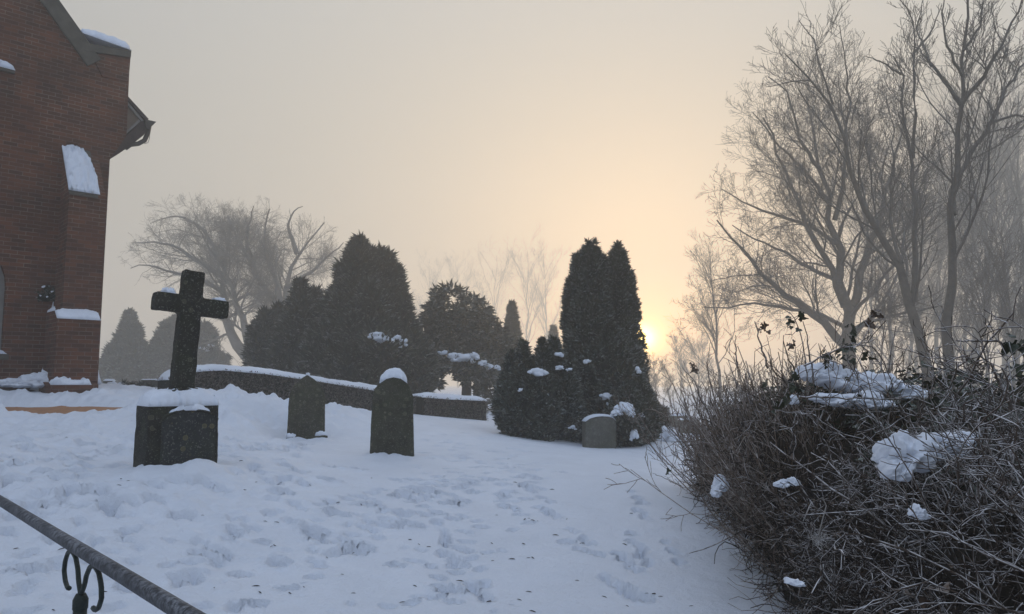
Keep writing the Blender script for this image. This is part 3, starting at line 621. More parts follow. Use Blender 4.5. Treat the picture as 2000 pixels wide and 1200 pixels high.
# ------------------------------------------------------------------ clipped hedges
def clipped(label, tops, hgt, thick, seed, name='clipped_hedge'):
    P = [at(*t) for t in tops]; n = len(P); L_ = [0]
    for a, b in zip(P[:-1], P[1:]): L_.append(L_[-1] + (b - a).length)
    tot = L_[-1]
    def along(s):
        s = min(max(s, 0), 1) * tot
        return Vector([float(np.interp(s, L_, [p[c] for p in P])) for c in range(3)])
    t = empty(name, (P[0].x, P[0].y, P[0].z - hgt), label=label, cat='hedge'); o = Vector((P[0].x, P[0].y, P[0].z - hgt))
    NU = int(tot / .12); bm = bmesh.new(); rings = []
    prof = [(-.5, 0), (-.5, .35), (-.5, .7), (-.48, .95), (-.4, 1), (0, 1), (.4, 1), (.48, .95), (.5, .7), (.5, 0)]
    dirv = (P[-1] - P[0]); dirv.z = 0; dirv.normalize(); nr = Vector((-dirv.y, dirv.x, 0))
    SV, SD = [], []
    for i in range(NU + 1):
        s = i / NU; p = along(s); g = hz(p.x, p.y) - .15; ring = []
        e = 1 if 0 < i < NU else .8
        for (a, b) in prof:
            nn = .05 * float(fbm(i * .23 + seed, (a + b) * 3 + seed, 3))
            q = Vector((p.x, p.y, 0)) + nr * a * thick * e * (1 + nn) ; q.z = g + (p.z - g) * b + nn * .5; ring.append(bm.verts.new(q - o))
        rings.append(ring)
    for r0, r1 in zip(rings[:-1], rings[1:]):
        for j in range(len(prof) - 1): bm.faces.new((r0[j], r1[j], r1[j + 1], r0[j + 1]))
    bm.faces.new(rings[0]); bm.faces.new(list(reversed(rings[-1])))
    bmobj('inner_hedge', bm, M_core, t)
    nS = int(tot * 1100); ss = RNG.random(nS); face = RNG.random(nS); Pn = np.array([tuple(along(s)) for s in ss]); g = np.array([hz(x, y) for x, y, z in Pn]) - .1
    top = face > .82; hh = RNG.random(nS); side = np.where(top, RNG.uniform(-.5, .5, nS), np.where(face < .7, -.5, .5)) * thick
    end = (ss < .004) | (ss > .996); side = np.where(end, RNG.uniform(-.5, .5, nS) * thick, side)
    Z = np.where(top, Pn[:, 2], g + (Pn[:, 2] - g) * hh)
    nr_ = np.array(tuple(nr)); C = np.stack([Pn[:, 0], Pn[:, 1], Z], 1) + nr_[None] * side[:, None] - np.array(tuple(o))
    D = nr_[None] * np.sign(side)[:, None] * (~top)[:, None] * .8 + RNG.normal(size=(nS, 3)) * .6; D[:, 2] += np.where(top, 1, .15); D /= np.linalg.norm(D, axis=1, keepdims=True)
    sprays(C, D, .045, M_hedge, 'foliage', t, n_leaf=4, width=.3)
    def tp(u, v):
        p = along(u); return p - o + nr * (v - .5) * (thick + .04) + Vector((0, 0, -.01))
    pad('snow_cap', t, tp, int(tot * 14), 14, .13, seed, rough=.22, fu=tot * 1.2, fv=2, over=.05)
    return t
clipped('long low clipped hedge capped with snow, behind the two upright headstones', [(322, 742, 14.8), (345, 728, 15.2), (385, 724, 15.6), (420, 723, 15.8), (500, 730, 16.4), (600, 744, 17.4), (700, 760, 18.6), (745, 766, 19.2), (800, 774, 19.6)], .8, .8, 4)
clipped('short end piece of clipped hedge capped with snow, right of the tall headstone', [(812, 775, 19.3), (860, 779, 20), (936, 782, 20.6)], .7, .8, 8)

# ------------------------------------------------------------------ bare trees
def unit(v): return v / (np.linalg.norm(v, axis=-1, keepdims=True) + 1e-9)
def grow(P, Rr, n, *a, **k):
    n = max(1, int(round(n * 1.45))); c, cr = _grow(P, Rr, n, *a, **k)
    pl_ = np.linalg.norm(P[:, 1:] - P[:, :-1], axis=2).sum(1); pr = np.clip(pl_ / (np.percentile(pl_, 75) * 1.15), .12, 1)
    kp = RNG.random(len(c)) < np.repeat(pr, n); kp[0] = True; return c[kp], cr[kp]
def _grow(P, Rr, n, lf, ang, up=.25, wig=.16, K=5, t0=.15, t1=1., rf=.55, tipr=.3, lmin=.1, flat=0.):
    """n children for each parent poly-line; returns child poly-lines and radii"""
    N_, K0, _ = P.shape; idx = np.repeat(np.arange(N_), n); M_ = len(idx)
    t = t0 + (t1 - t0) * ((np.tile(np.arange(n), N_) + RNG.random(M_)) / n); s = t * (K0 - 1); i = np.minimum(s.astype(int), K0 - 2); f = (s - i)[:, None]
    p = P[idx, i] * (1 - f) + P[idx, i + 1] * f; d = unit(P[idx, i + 1] - P[idx, i]); r = (Rr[idx, i] * (1 - f[:, 0]) + Rr[idx, i + 1] * f[:, 0])
    plen = np.linalg.norm(P[:, 1:] - P[:, :-1], axis=2).sum(1)[idx]
    ref = RNG.normal(size=(M_, 3)); side = unit(np.cross(d, ref)); a = ang * RNG.uniform(.6, 1.35, M_)[:, None]
    dd = d * np.cos(a) + side * np.sin(a); dd[:, 2] += up * .5; dd = unit(dd)
    ln = np.maximum(plen * lf * (1.15 - .65 * t) * RNG.uniform(.6, 1.3, M_), lmin); st = (ln / K)[:, None]
    out = [p]; cur = dd
    for k_ in range(K):
        cur = unit(cur + RNG.normal(size=(M_, 3)) * wig + np.array([0, 0, up * .35])); p = p + cur * st; out.append(p)
    r0 = np.minimum(r * rf * RNG.uniform(.8, 1.1, M_), r * .9); rr = r0[:, None] * np.linspace(1, tipr, K + 1)[None]
    return np.stack(out, 1), rr
def resample(pts, K):
    pts = np.array([tuple(p) for p in pts], float); d = np.concatenate([[0], np.cumsum(np.linalg.norm(np.diff(pts, axis=0), axis=1))])
    s = np.linspace(0, d[-1], K); return np.stack([np.interp(s, d, pts[:, c]) for c in range(3)], 1)
def tree(name, label, limbs, levels, trunkmat=None, twigmat=None, cat='bare tree', group=None, minr=.006, base=None, hull=None, S=(8, 5, 4, 3, 3)):
    """limbs: list of (pixel poly-line [(px, py, Y)...], r0, r1); the first limb starts at the ground"""
    K = 12; P = []; Rr = []
    for pl_, r0, r1 in limbs:
        q = resample([at(*p) for p in pl_], K)
        if hull: q = resample(q, 40)[:37]; q = resample(q, K)
        L_ = np.linalg.norm(q[-1] - q[0])
        q[1:-1] += RNG.normal(size=(K - 2, 3)) * L_ * .006; P.append(q); r0, r1 = r0 * .84, r1 * .8; Rr.append(r1 + (r0 - r1) * (1 - np.linspace(0, 1, K)) ** (1.5 if r0 > .3 else 1.15))
    P = np.array(P); Rr = np.array(Rr)
    if base is None: b = P[0, 0].copy(); g = hz(b[0], b[1]) - .1
    b = P[0, 0].copy(); g = hz(b[0], b[1]) - .15
    if b[2] > g: P[0, 0, 2] = g
    o = np.array([b[0], b[1], g]); t = empty(name, tuple(o), label=label, cat=cat, group=group)
    P = P - o; V, Q = tubes(P, Rr, 8); npmesh('trunk', V, Q, trunkmat or M_bark, t, smooth=True)
    cur, cr = P, Rr; parts = []
    for li, lv_ in enumerate(levels):
        lv_ = dict(lv_); first = lv_.pop('skip', 0)
        cur, cr = grow(cur[first:] if li == 0 else cur, cr[first:] if li == 0 else cr, **lv_)
        if hull:
            hc = np.array(tuple(at(*hull[:3]))) - o; rx, rz = hull[3] * hull[2] / F, hull[4] * hull[2] / F; tip = cur[:, -1] - hc
            q = np.hypot(tip[:, 0] / rx, tip[:, 1] / rx) ** 2.6 + np.abs(tip[:, 2] / rz) ** 2.6
            kp = q < 1 + .25 * RNG.random(len(q)) ** 3; cur = cur[kp]; cr = cr[kp]
        cr = np.maximum(cr, minr); parts.append(tubes(cur, cr, 5 if li == 0 else 3))
    V, Q = merge(parts); npmesh('branches', V, Q, twigmat or M_twig, t)
    return t
LV = lambda a, b, c, d=None, up=.3: [dict(n=a, lf=.42, ang=.75, up=up, t0=.12, rf=.6, K=6), dict(n=b, lf=.5, ang=.7, up=up, t0=.15, rf=.55), dict(n=c, lf=.5, ang=.7, up=up * .8, t0=.1, rf=.55, K=4)] + ([dict(n=d, lf=.55, ang=.65, up=up * .5, t0=.1, rf=.6, K=3)] if d else [])
# the wide beech behind the cross
Y = 54
tree('spreading_beech', 'wide bare spreading tree pale with frost, behind the stone cross', [
    ([(500, 735, Y), (482, 692, Y), (453, 667, Y), (444, 629, Y), (434, 582, Y), (434, 550, Y + 1), (444, 512, Y + 1), (452, 450, Y + 2), (440, 400, Y + 3)], 0.600, 0.072),
    ([(500, 735, Y), (483, 667, Y), (463, 600, Y - 1), (447, 550, Y - 1), (434, 512, Y - 2), (403, 477, Y - 3), (382, 440, Y - 3), (360, 412, Y - 4)], 0.504, 0.060),
    ([(560, 735, Y), (548, 600, Y), (535, 581, Y), (504, 543, Y + 1), (485, 500, Y + 1), (469, 464, Y + 2), (430, 400, Y + 2)], 0.540, 0.060),
    ([(560, 735, Y), (558, 600, Y), (558, 562, Y), (580, 496, Y + 1), (611, 464, Y + 2), (632, 436, Y + 2), (645, 425, Y + 3)], 0.540, 0.060),
    ([(550, 600, Y), (532, 531, Y - 1), (515, 480, Y - 2), (520, 430, Y - 2), (530, 395, Y - 3)], 0.360, 0.060),
    ([(447, 550, Y), (400, 520, Y + 1), (340, 480, Y + 2), (290, 470, Y + 3), (238, 478, Y + 3)], 0.264, 0.048),
    ([(434, 570, Y), (390, 545, Y - 1), (330, 530, Y - 3), (280, 515, Y - 4), (240, 530, Y - 4)], 0.216, 0.036),
    ([(434, 512, Y), (400, 450, Y + 2), (350, 420, Y + 4), (310, 425, Y + 5), (275, 450, Y + 5)], 0.240, 0.036),
    ([(580, 496, Y), (560, 440, Y), (575, 410, Y), (600, 400, Y)], 0.240, 0.036),
    ([(558, 562, Y), (610, 530, Y - 2), (650, 495, Y - 3), (680, 465, Y - 4)], 0.240, 0.036),
    ([(500, 540, Y), (480, 470, Y - 3), (490, 420, Y - 5), (500, 390, Y - 6)], 0.240, 0.036),
    ([(444, 629, Y), (410, 610, Y - 1), (370, 600, Y - 2), (320, 590, Y - 3)], 0.144, 0.024)],
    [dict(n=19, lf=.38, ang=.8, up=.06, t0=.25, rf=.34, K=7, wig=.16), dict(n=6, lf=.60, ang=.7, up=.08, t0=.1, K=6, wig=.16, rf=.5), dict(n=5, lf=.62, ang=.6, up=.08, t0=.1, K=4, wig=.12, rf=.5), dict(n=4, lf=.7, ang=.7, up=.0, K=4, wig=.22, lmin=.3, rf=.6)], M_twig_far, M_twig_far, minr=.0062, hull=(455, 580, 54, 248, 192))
Y = 37
tree('broad_bare_tree', 'broad bare tree with a long low limb reaching left towards the sun', [
    ([(1657, 790, Y), (1655, 700, Y), (1655, 620, Y), (1645, 555, Y), (1640, 480, Y), (1622, 400, Y), (1605, 340, Y + 1), (1590, 270, Y + 1), (1575, 190, Y + 2)], 0.483, 0.057),
    ([(1660, 620, Y), (1672, 560, Y), (1690, 500, Y), (1715, 440, Y + 1), (1735, 380, Y + 1), (1750, 300, Y + 2), (1770, 230, Y + 2)], 0.299, 0.046),
    ([(1650, 600, Y), (1610, 500, Y), (1570, 430, Y - 1), (1540, 350, Y - 1), (1520, 290, Y - 2), (1490, 230, Y - 2)], 0.230, 0.046),
    ([(1650, 675, Y), (1600, 625, Y - 1), (1560, 595, Y - 1), (1520, 572, Y - 2), (1490, 540, Y - 2), (1450, 490, Y - 3), (1420, 450, Y - 3), (1400, 430, Y - 3)], 0.276, 0.046),
    ([(1652, 640, Y), (1600, 612, Y), (1540, 605, Y), (1480, 590, Y + 1), (1420, 600, Y + 2), (1370, 600, Y + 2)], 0.138, 0.034),
    ([(1640, 480, Y), (1580, 440, Y), (1520, 420, Y), (1460, 400, Y + 1), (1410, 370, Y + 1)], 0.149, 0.034),
    ([(1622, 400, Y), (1570, 330, Y), (1520, 280, Y), (1470, 220, Y)], 0.149, 0.034),
    ([(1645, 555, Y), (1590, 530, Y), (1530, 490, Y + 2), (1480, 470, Y + 2), (1430, 440, Y + 2)], 0.149, 0.034),
    ([(1630, 430, Y), (1650, 350, Y - 1), (1650, 260, Y - 2), (1640, 180, Y - 2)], 0.172, 0.034),
    ([(1690, 500, Y), (1740, 470, Y - 1), (1790, 430, Y - 2), (1840, 400, Y - 2)], 0.138, 0.034),
    ([(1605, 340, Y), (1560, 270, Y - 2), (1540, 180, Y - 3), (1500, 150, Y - 3)], 0.138, 0.034),
    ([(1660, 650, Y), (1720, 610, Y), (1780, 590, Y + 1), (1830, 600, Y + 1)], 0.138, 0.034)],
    [dict(n=13, lf=.39, ang=.8, up=.14, t0=.15, rf=.34, K=7, wig=.15), dict(n=6, lf=.6, ang=.68, up=.14, t0=.1, K=6, wig=.15, rf=.5), dict(n=5, lf=.6, ang=.65, up=.08, t0=.1, K=4, rf=.5), dict(n=4, lf=.66, ang=.75, up=.0, K=4, wig=.24, lmin=.2, rf=.6)], M_bark, M_twig, minr=.0062)
Y = 24
tree('leaning_bare_tree', 'dark bare tree whose forked trunk leans left across the broad one', [
    ([(1822, 800, Y), (1815, 760, Y), (1800, 690, Y), (1785, 600, Y), (1761, 513, Y), (1708, 443, Y), (1673, 362, Y), (1650, 292, Y), (1627, 204, Y), (1580, 157, Y), (1533, 105, Y)], .24, .025),
    ([(1785, 590, Y), (1784, 554, Y), (1784, 467, Y), (1784, 309, Y), (1761, 233, Y), (1761, 146, Y), (1745, 110, Y)], .13, .03),
    ([(1784, 309, Y), (1787, 230, Y - 1), (1784, 175, Y - 1), (1790, 58, Y - 1), (1775, 20, Y - 1), (1750, -10, Y - 1)], .07, .02),
    ([(1761, 513, Y), (1740, 440, Y + 1), (1740, 350, Y + 1), (1745, 262, Y + 2), (1730, 190, Y + 2)], .08, .02),
    ([(1650, 292, Y), (1660, 200, Y + 1), (1650, 120, Y + 1), (1640, 50, Y + 1)], .06, .02),
    ([(1761, 146, Y), (1720, 120, Y), (1690, 110, Y)], .05, .015),
    ([(1790, 100, Y - 1), (1820, 60, Y - 1), (1840, 10, Y - 1)], .05, .015),
    ([(1627, 204, Y), (1600, 120, Y), (1590, 80, Y), (1560, 40, Y)], .05, .015),
    ([(1580, 157, Y), (1540, 160, Y), (1500, 170, Y)], .04, .015)],
    [dict(n=12, lf=.28, ang=.75, up=.3, t0=.22, rf=.40, K=7, wig=.13), dict(n=6, lf=.55, ang=.65, up=.3, t0=.15, rf=.5, wig=.14), dict(n=5, lf=.55, ang=.65, up=.2, K=4, rf=.6)], M_bark, M_twig, minr=.0065)
Y = 19
tree('upright_bare_tree', 'tall straight bare trunk forking high up near the right edge', [
    ([(1856, 800, Y), (1855, 740, Y), (1855, 600, Y), (1860, 450, Y), (1865, 350, Y), (1872, 270, Y), (1877, 201, Y), (1880, 150, Y), (1882, 60, Y), (1888, -40, Y)], .17, .03),
    ([(1877, 205, Y), (1850, 165, Y), (1822, 130, Y), (1800, 100, Y + 1), (1780, 90, Y + 1)], .07, .015),
    ([(1878, 203, Y), (1905, 170, Y), (1935, 130, Y - 1), (1960, 80, Y - 1), (1990, 20, Y - 1), (2005, -30, Y - 1)], .08, .02),
    ([(1862, 420, Y), (1867, 367, Y), (1897, 300, Y + 1), (1927, 247, Y + 1), (1950, 207, Y + 1), (1983, 153, Y + 2), (2030, 100, Y + 2)], .10, .03),
    ([(1880, 150, Y), (1850, 90, Y), (1840, 30, Y), (1850, -20, Y)], .05, .015),
    ([(1881, 100, Y), (1915, 50, Y), (1920, -20, Y)], .05, .015),
    ([(1820, 130, Y), (1790, 60, Y + 1), (1800, 10, Y + 1)], .04, .015),
    ([(1927, 247, Y + 1), (1980, 225, Y + 1), (2040, 240, Y + 2)], .05, .015)],
    [dict(n=12, lf=.28, ang=.75, up=.35, t0=.28, rf=.40, K=7, wig=.13), dict(n=6, lf=.55, ang=.65, up=.35, t0=.15, rf=.5, wig=.14), dict(n=5, lf=.55, ang=.65, up=.25, K=4, rf=.6)], M_bark, M_twig, minr=.006)
def auto(px, ytop, Y, width, label, r=.25, name='woodland_tree', lean=0, n=8, fork=.35, ybase=775, dens=(6, 4, 4), mr=.0075, group='bare trees of the misty wood', cat='bare tree', low=.35):
    if 29 < Y < 100: r *= 1.3; Y *= 1.35
    h = ybase - ytop; limbs = [([(px, ybase, Y), (px + lean * .3, ybase - h * .33, Y), (px + lean * .6, ybase - h * .6, Y), (px + lean, ytop + h * .03, Y)], r, r * .12)]
    for i in range(n):
        f = low + (fork + .4 - low) * (i + random.random()) / n; sx = random.choice((-1, 1)); y0 = ybase - h * f; x0 = px + lean * f
        wd = width * random.uniform(.5, 1) * sx; dy = random.uniform(-1, 1) * width / F * Y * .8
        yt = max(ytop, y0 - h * random.uniform(.22, .5))
        limbs.append(([(x0, y0, Y), (x0 + wd * .35, y0 * .55 + yt * .45, Y + dy * .4), (x0 + wd * .75, y0 * .25 + yt * .75, Y + dy * .8), (x0 + wd, yt, Y + dy)], r * .42 * (1.2 - f), r * .08))
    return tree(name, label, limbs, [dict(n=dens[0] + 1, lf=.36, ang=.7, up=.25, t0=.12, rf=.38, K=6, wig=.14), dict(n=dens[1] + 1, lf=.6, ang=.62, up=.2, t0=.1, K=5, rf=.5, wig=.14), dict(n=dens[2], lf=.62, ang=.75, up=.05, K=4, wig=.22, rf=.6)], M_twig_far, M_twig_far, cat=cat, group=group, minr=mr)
auto(1407, 480, 34, 55, 'slim hazy bare tree at the left end of the right-hand trees, close to the sun', .10, 'slender_bare_tree', -20, 11, .5, 780, (8, 5, 3), .0055, low=.2)
auto(1905, 170, 34, 90, 'grey woodland trunk leaning right just right of the tall straight trunk', .26, lean=45)
auto(1740, 330, 40, 80, 'hazy woodland tree between the broad tree and the leaning trunk', .18, lean=-10)
auto(1960, 160, 44, 90, 'pale thick misty trunk close to the right edge of the picture', .32, lean=30)
auto(1830, 250, 48, 90, 'faint woodland tree in the gap between the two dark trunks', .2, lean=5)
auto(2010, 230, 36, 90, 'woodland tree cut by the right edge of the picture', .24, lean=-20)
auto(1900, 130, 62, 110, 'very faint tall tree high behind the straight trunk', .3, lean=0, n=11)
auto(1790, 360, 60, 90, 'very faint low tree behind the leaning trunk', .25, lean=0, n=10)
auto(1985, 260, 60, 90, 'very faint tree behind the thick misty trunk by the right edge', .25, lean=0, n=10)
auto(1700, 420, 55, 70, 'faint low woodland tree right behind the broad tree', .2, lean=8)
auto(1860, 430, 30, 60, 'young thin woodland tree low behind the tall straight trunk', .07, lean=8, mr=.006, low=.1, n=12)
auto(1930, 470, 26, 60, 'young twiggy tree low beside the right edge trunks', .06, lean=-15, mr=.006, low=.1, n=12)
auto(1720, 520, 27, 60, 'young twiggy tree low between broad and leaning trunks', .05, lean=12, mr=.006, low=.1, n=12)
auto(1985, 420, 25, 70, 'young bushy tree at the right edge in front of the wood', .07, lean=-30, mr=.006, low=.1, n=12)
auto(1800, 540, 33, 60, 'small bushy woodland sapling under the leaning trunk', .05, lean=15, mr=.007, low=.1, n=12)
for px, yt, Yd, wd in [(1775, 240, 56, 80), (1885, 220, 52, 80), (1960, 330, 48, 70), (2000, 180, 54, 90), (1845, 380, 42, 60), (1990, 450, 38, 60)]:
    auto(px, yt, Yd, wd, 'one of the thin grey trees filling the depth of the misty wood', random.uniform(.12, .2), lean=random.uniform(-25, 25), n=8, mr=.008, low=.12)
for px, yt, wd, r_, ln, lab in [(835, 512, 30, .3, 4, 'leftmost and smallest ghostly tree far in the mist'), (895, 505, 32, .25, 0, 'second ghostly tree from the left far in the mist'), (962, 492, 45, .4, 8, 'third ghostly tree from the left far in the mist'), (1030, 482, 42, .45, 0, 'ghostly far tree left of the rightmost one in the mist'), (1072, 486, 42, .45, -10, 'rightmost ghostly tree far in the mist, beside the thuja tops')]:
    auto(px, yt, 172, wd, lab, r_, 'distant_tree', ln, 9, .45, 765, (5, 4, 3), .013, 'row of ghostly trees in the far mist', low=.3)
auto(1330, 655, 60, 26, 'small pale tree fading in the mist under the sun, left of the slim tree', .08, 'misty_sapling', 0, 12, .5, 790, (7, 4, 3), .007, 'saplings under the sun', low=.15)
auto(1365, 660, 66, 34, 'round hazy tree crown between the sun and the slim tree', .12, 'misty_sapling', 0, 14, .5, 790, (8, 5, 3), .008, 'saplings under the sun', low=.15)
auto(1283, 700, 34, 14, 'thin sapling just right of the thuja foot', .03, 'misty_sapling', -6, 8, .5, 812, (5, 4, 3), .006, 'saplings under the sun', low=.15)
auto(1312, 706, 36, 16, 'thin sapling leaning left between thuja and shrub', .03, 'misty_sapling', -16, 8, .5, 812, (5, 4, 3), .006, 'saplings under the sun', low=.15)

# ------------------------------------------------------------------ stone cross on its pedestal
Yc = 7.55; cb = at(343, 915, Yc); yaw = R(40)
cross = empty('stone_cross', (cb.x, cb.y, cb.z), yaw, label='dark lichened stone cross leaning on a snow-capped pedestal', cat='grave cross')
def lz(py): return at(343, py, Yc).z - cb.z
pw, pdp = .345, .235; ph = lz(789)
bm = bmesh.new(); prism(bm, [(-pw + .0, -.3), (pw, -.3), (pw - .02, ph), (-pw + .01, ph)], -pdp, pdp); ped = bmobj('pedestal', bm, M_cross, cross); modstone(ped, .02, 3, .02)
tw = .25; tz = lz(800)
arch = [(-tw, -.25), (tw, -.25), (tw, tz - .10)] + [(tw * math.cos(a), tz - .10 + .09 * math.sin(a)) for a in [math.pi * i / 12 for i in range(1, 12)]] + [(-tw, tz - .10)]
arch = [(x + .035, z) for x, z in arch]
bm = bmesh.new(); prism(bm, arch, -pdp - .055, -pdp + .02); tab = bmobj('tablet', bm, M_tab, cross); modstone(tab, .012, 3, .008)
rim = [(tw * 1.04 * math.cos(a) + .035, tz - .10 + .10 * math.sin(a)) for a in [math.pi * i / 12 for i in range(0, 13)]]
tube_obj('tablet_moulding', [Vector((x, -pdp - .05, z)) for x, z in rim], .014, M_cross, cross, 6)
pad('snow_cap', tab, lambda u, v: Vector((.035 - tw * .8 + 1.6 * tw * u, -pdp - .06 + .055 * v, tz - .10 + .1 * math.sqrt(max(0, 1 - (1.6 * u - .8) ** 2)) + .004)), 24, 6, .035, 31, rough=.8)
pad('snow_cap', ped, lambda u, v: Vector((-pw + .005 + (2 * pw - .01) * u, -pdp + .0 + (2 * pdp) * v, ph - .01)), 44, 26, .155, 33, rough=.16, over=.03, fu=4)
# the cross itself leans
lean = bpy.data.objects.new('cross', None)
t_ = .075; sw = .108; z0 = lz(765); z_top = lz(533) + .02; za_, zb_ = lz(613), lz(579)
sh_ = .075
def sk(x, z): return (x * 1.0 + .0 + (z - z0) * .055, z - x * .085)
cr = [(-sw, z0), (sw, z0), (sw * .93, za_), (.37, za_), (.37, zb_), (sw * .93, zb_), (sw * .93, z_top), (-sw * .9, z_top), (-sw * .93, zb_), (-.35, zb_), (-.35, za_), (-sw * .93, za_)]
cr = [sk(*p) for p in cr]
bm = bmesh.new(); prism(bm, [(x + .02, z) for x, z in cr], -t_, t_); co_ = bmobj('cross_shaft', bm, M_cross, cross); modstone(co_, .012, 3, .02)
bm = bmesh.new(); prism(bm, [(-.16, ph - .02), (.2, ph - .02), (.16, z0 + .03), (-.12, z0 + .03)], -.14, .14); ft = bmobj('cross_foot', bm, M_cross, cross); modstone(ft, .03, 3, .06, .08)
for (x0_, x1_, zz_, th_) in [(-.28, -.16, zb_, .035), (.22, .34, zb_, .02)]:
    pad('snow_cap', co_, lambda u, v: Vector((x0_ + (x1_ - x0_) * u + .02 + (zz_ - z0) * .055, -t_ + 2 * t_ * v, zz_ - (x0_ + (x1_ - x0_) * u) * .085 + .006)), 18, 10, th_, int(x0_ * 50) + 40, rough=.8)
# ------------------------------------------------------------------ headstones
def headstone(name, label, outline, Y, depth, yaw_, m, extra=None, plinth=None):
    xs = [p[0] for p in outline]; cx = (min(xs) + max(xs)) / 2; yb = max(p[1] for p in outline); b = at(cx, yb, Y)
    t = empty(name, tuple(b), yaw_, label=label, cat='gravestone')
    pts = [((at(px, py, Y).x - b.x) / math.cos(yaw_), at(px, py, Y).z - b.z) for px, py in outline]
    pts = [(x, z if z > .02 else -.3) for x, z in pts]
    bm = bmesh.new(); prism(bm, pts, -depth / 2, depth / 2); o = bmobj('stone', bm, m, t); modstone(o, .012, 3, .016); return t, pts
o1 = [(722, 893), (729, 775), (733, 760), (742, 748), (755, 739), (768, 736), (782, 739), (794, 748), (801, 760), (805, 775), (808, 893)]
g1, p1 = headstone('headstone', 'tall round-topped dark headstone wearing a thick snow cap', o1, 10, .17, R(12), M_grave)
ar = [p for p in p1 if p[1] > .85 * max(q[1] for q in p1)]; ar.sort()
def arcpad(par, ar, d, thick, seed):
    xs = [p[0] for p in ar]; zs = [p[1] for p in ar]
    pad('snow_cap', par, lambda u, v: Vector((xs[0] + (xs[-1] - xs[0]) * u, -d / 2 - .01 + (d + .02) * v, float(np.interp(xs[0] + (xs[-1] - xs[0]) * u, xs, zs)) - .003)), 30, 12, thick, seed, rough=.18)
arcpad(g1, ar, .17, .11, 51)
o2 = [(562, 856), (567, 778), (570, 765), (577, 752), (588, 741), (600, 733), (612, 740), (623, 751), (630, 764), (633, 778), (632, 856)]
g2, p2 = headstone('headstone', 'weathered bare headstone with a blunt point and a stone foot, left of the snow-capped one', o2, 12, .18, R(14), M_grave)
bm = bmesh.new(); box(bm, -.30, .33, -.18, .18, -.25, .045); fo = bmobj('foot_stone', bm, M_grave, g2); modstone(fo, .02, 3, .04, .1)
pad('snow_cap', g2, lambda u, v: Vector((-.03 + .07 * u, -.04 + .08 * v, max(q[1] for q in p2) - .004)), 10, 8, .035, 55)
pad('snow_cap', fo, lambda u, v: Vector((.14 + .2 * u, -.17 + .12 * v, .05)), 14, 8, .05, 56)
pad('snow_cap', fo, lambda u, v: Vector((-.31 + .16 * u, -.18 + .12 * v, .03)), 14, 8, .05, 57)
o3 = [(1140, 873), (1139, 822), (1148, 816), (1160, 813), (1172, 812), (1186, 813), (1195, 816), (1201, 822), (1201, 873)]
g3, p3 = headstone('small_headstone', 'small grey curved-top headstone against the dark thujas', o3, 14.7, .22, R(14), M_grave2)
ar = sorted([p for p in p3 if p[1] > .6 * max(q[1] for q in p3)]); arcpad(g3, ar, .22, .035, 61)
def slabstone(label, px, y0, y1, Y, hw, m=M_grave2, cap=.08):
    o_ = [(px - hw, y1), (px - hw, y0), (px + hw, y0), (px + hw, y1)]
    g, p = headstone('distant_headstone', label, o_, Y, .25, R(8), m); q = sorted([a for a in p if a[1] > 0]); arcpad(g, q, .25, cap, px * .1); return g
slabstone('pale flat-topped headstone in the mist beyond the small juniper', 1322, 812, 840, 27, 18)
slabstone('second faint headstone just behind the flat-topped one', 1345, 820, 858, 24, 20, cap=.05)
slabstone('low dark block with a snow strip at the left end of the long hedge', 300, 742, 770, 22, 20, M_grave, .03)
slabstone('small snow-topped stone beside the church corner', 214, 744, 765, 26, 9, M_grave, .06)
def bank(label, pts, seed):
    t = empty('snow_mound', tuple(at(*pts[0][:3])), label=label, cat='snow mound'); o = t.location.copy()
    V = []
    for i, (px, py, Y, sx, sz) in enumerate(pts):
        bm = bmesh.new(); 
        lump('snow_heap' if i == 0 else 'snow_heap', t, at(px, py, Y) - o, sx, sx * .8, sz, seed + i * 3)
    return t
bank('rounded snow mound over a grave between the low thuja and the right thicket', [(1300, 860, 17, .30, .30), (1318, 870, 16.5, .28, .2)], 3)
bank('bright snow-covered grave mound between church corner and hedge', [(222, 768, 19, .42, .24), (240, 764, 19.5, .3, .14)], 8)
conifer('low_shrub', 'low dark evergreen shrub beside the grave mound near the church corner', [(262, 775, 752, 19, 24, ROUND), (285, 772, 756, 20, 16, ROUND)], M_conif, .12, 300, cat='shrub', seed=52, rough=.25)
conifer('wall_wreath', 'dark bushy wreath dotted with snow, hung on the church wall', [(80, 586, 562, 14.35, 11, ROUND), (97, 588, 566, 14.35, 10, ROUND), (88, 590, 572, 14.3, 14, ROUND)], M_thuja, .08, 260, plumes=2, cat='wreath', seed=53, rough=.3, snow=[(86, 560, 14.15, .03, .025), (101, 570, 14.2, .025, .02), (79, 578, 14.15, .02, .02), (92, 580, 14.15, .025, .02)])

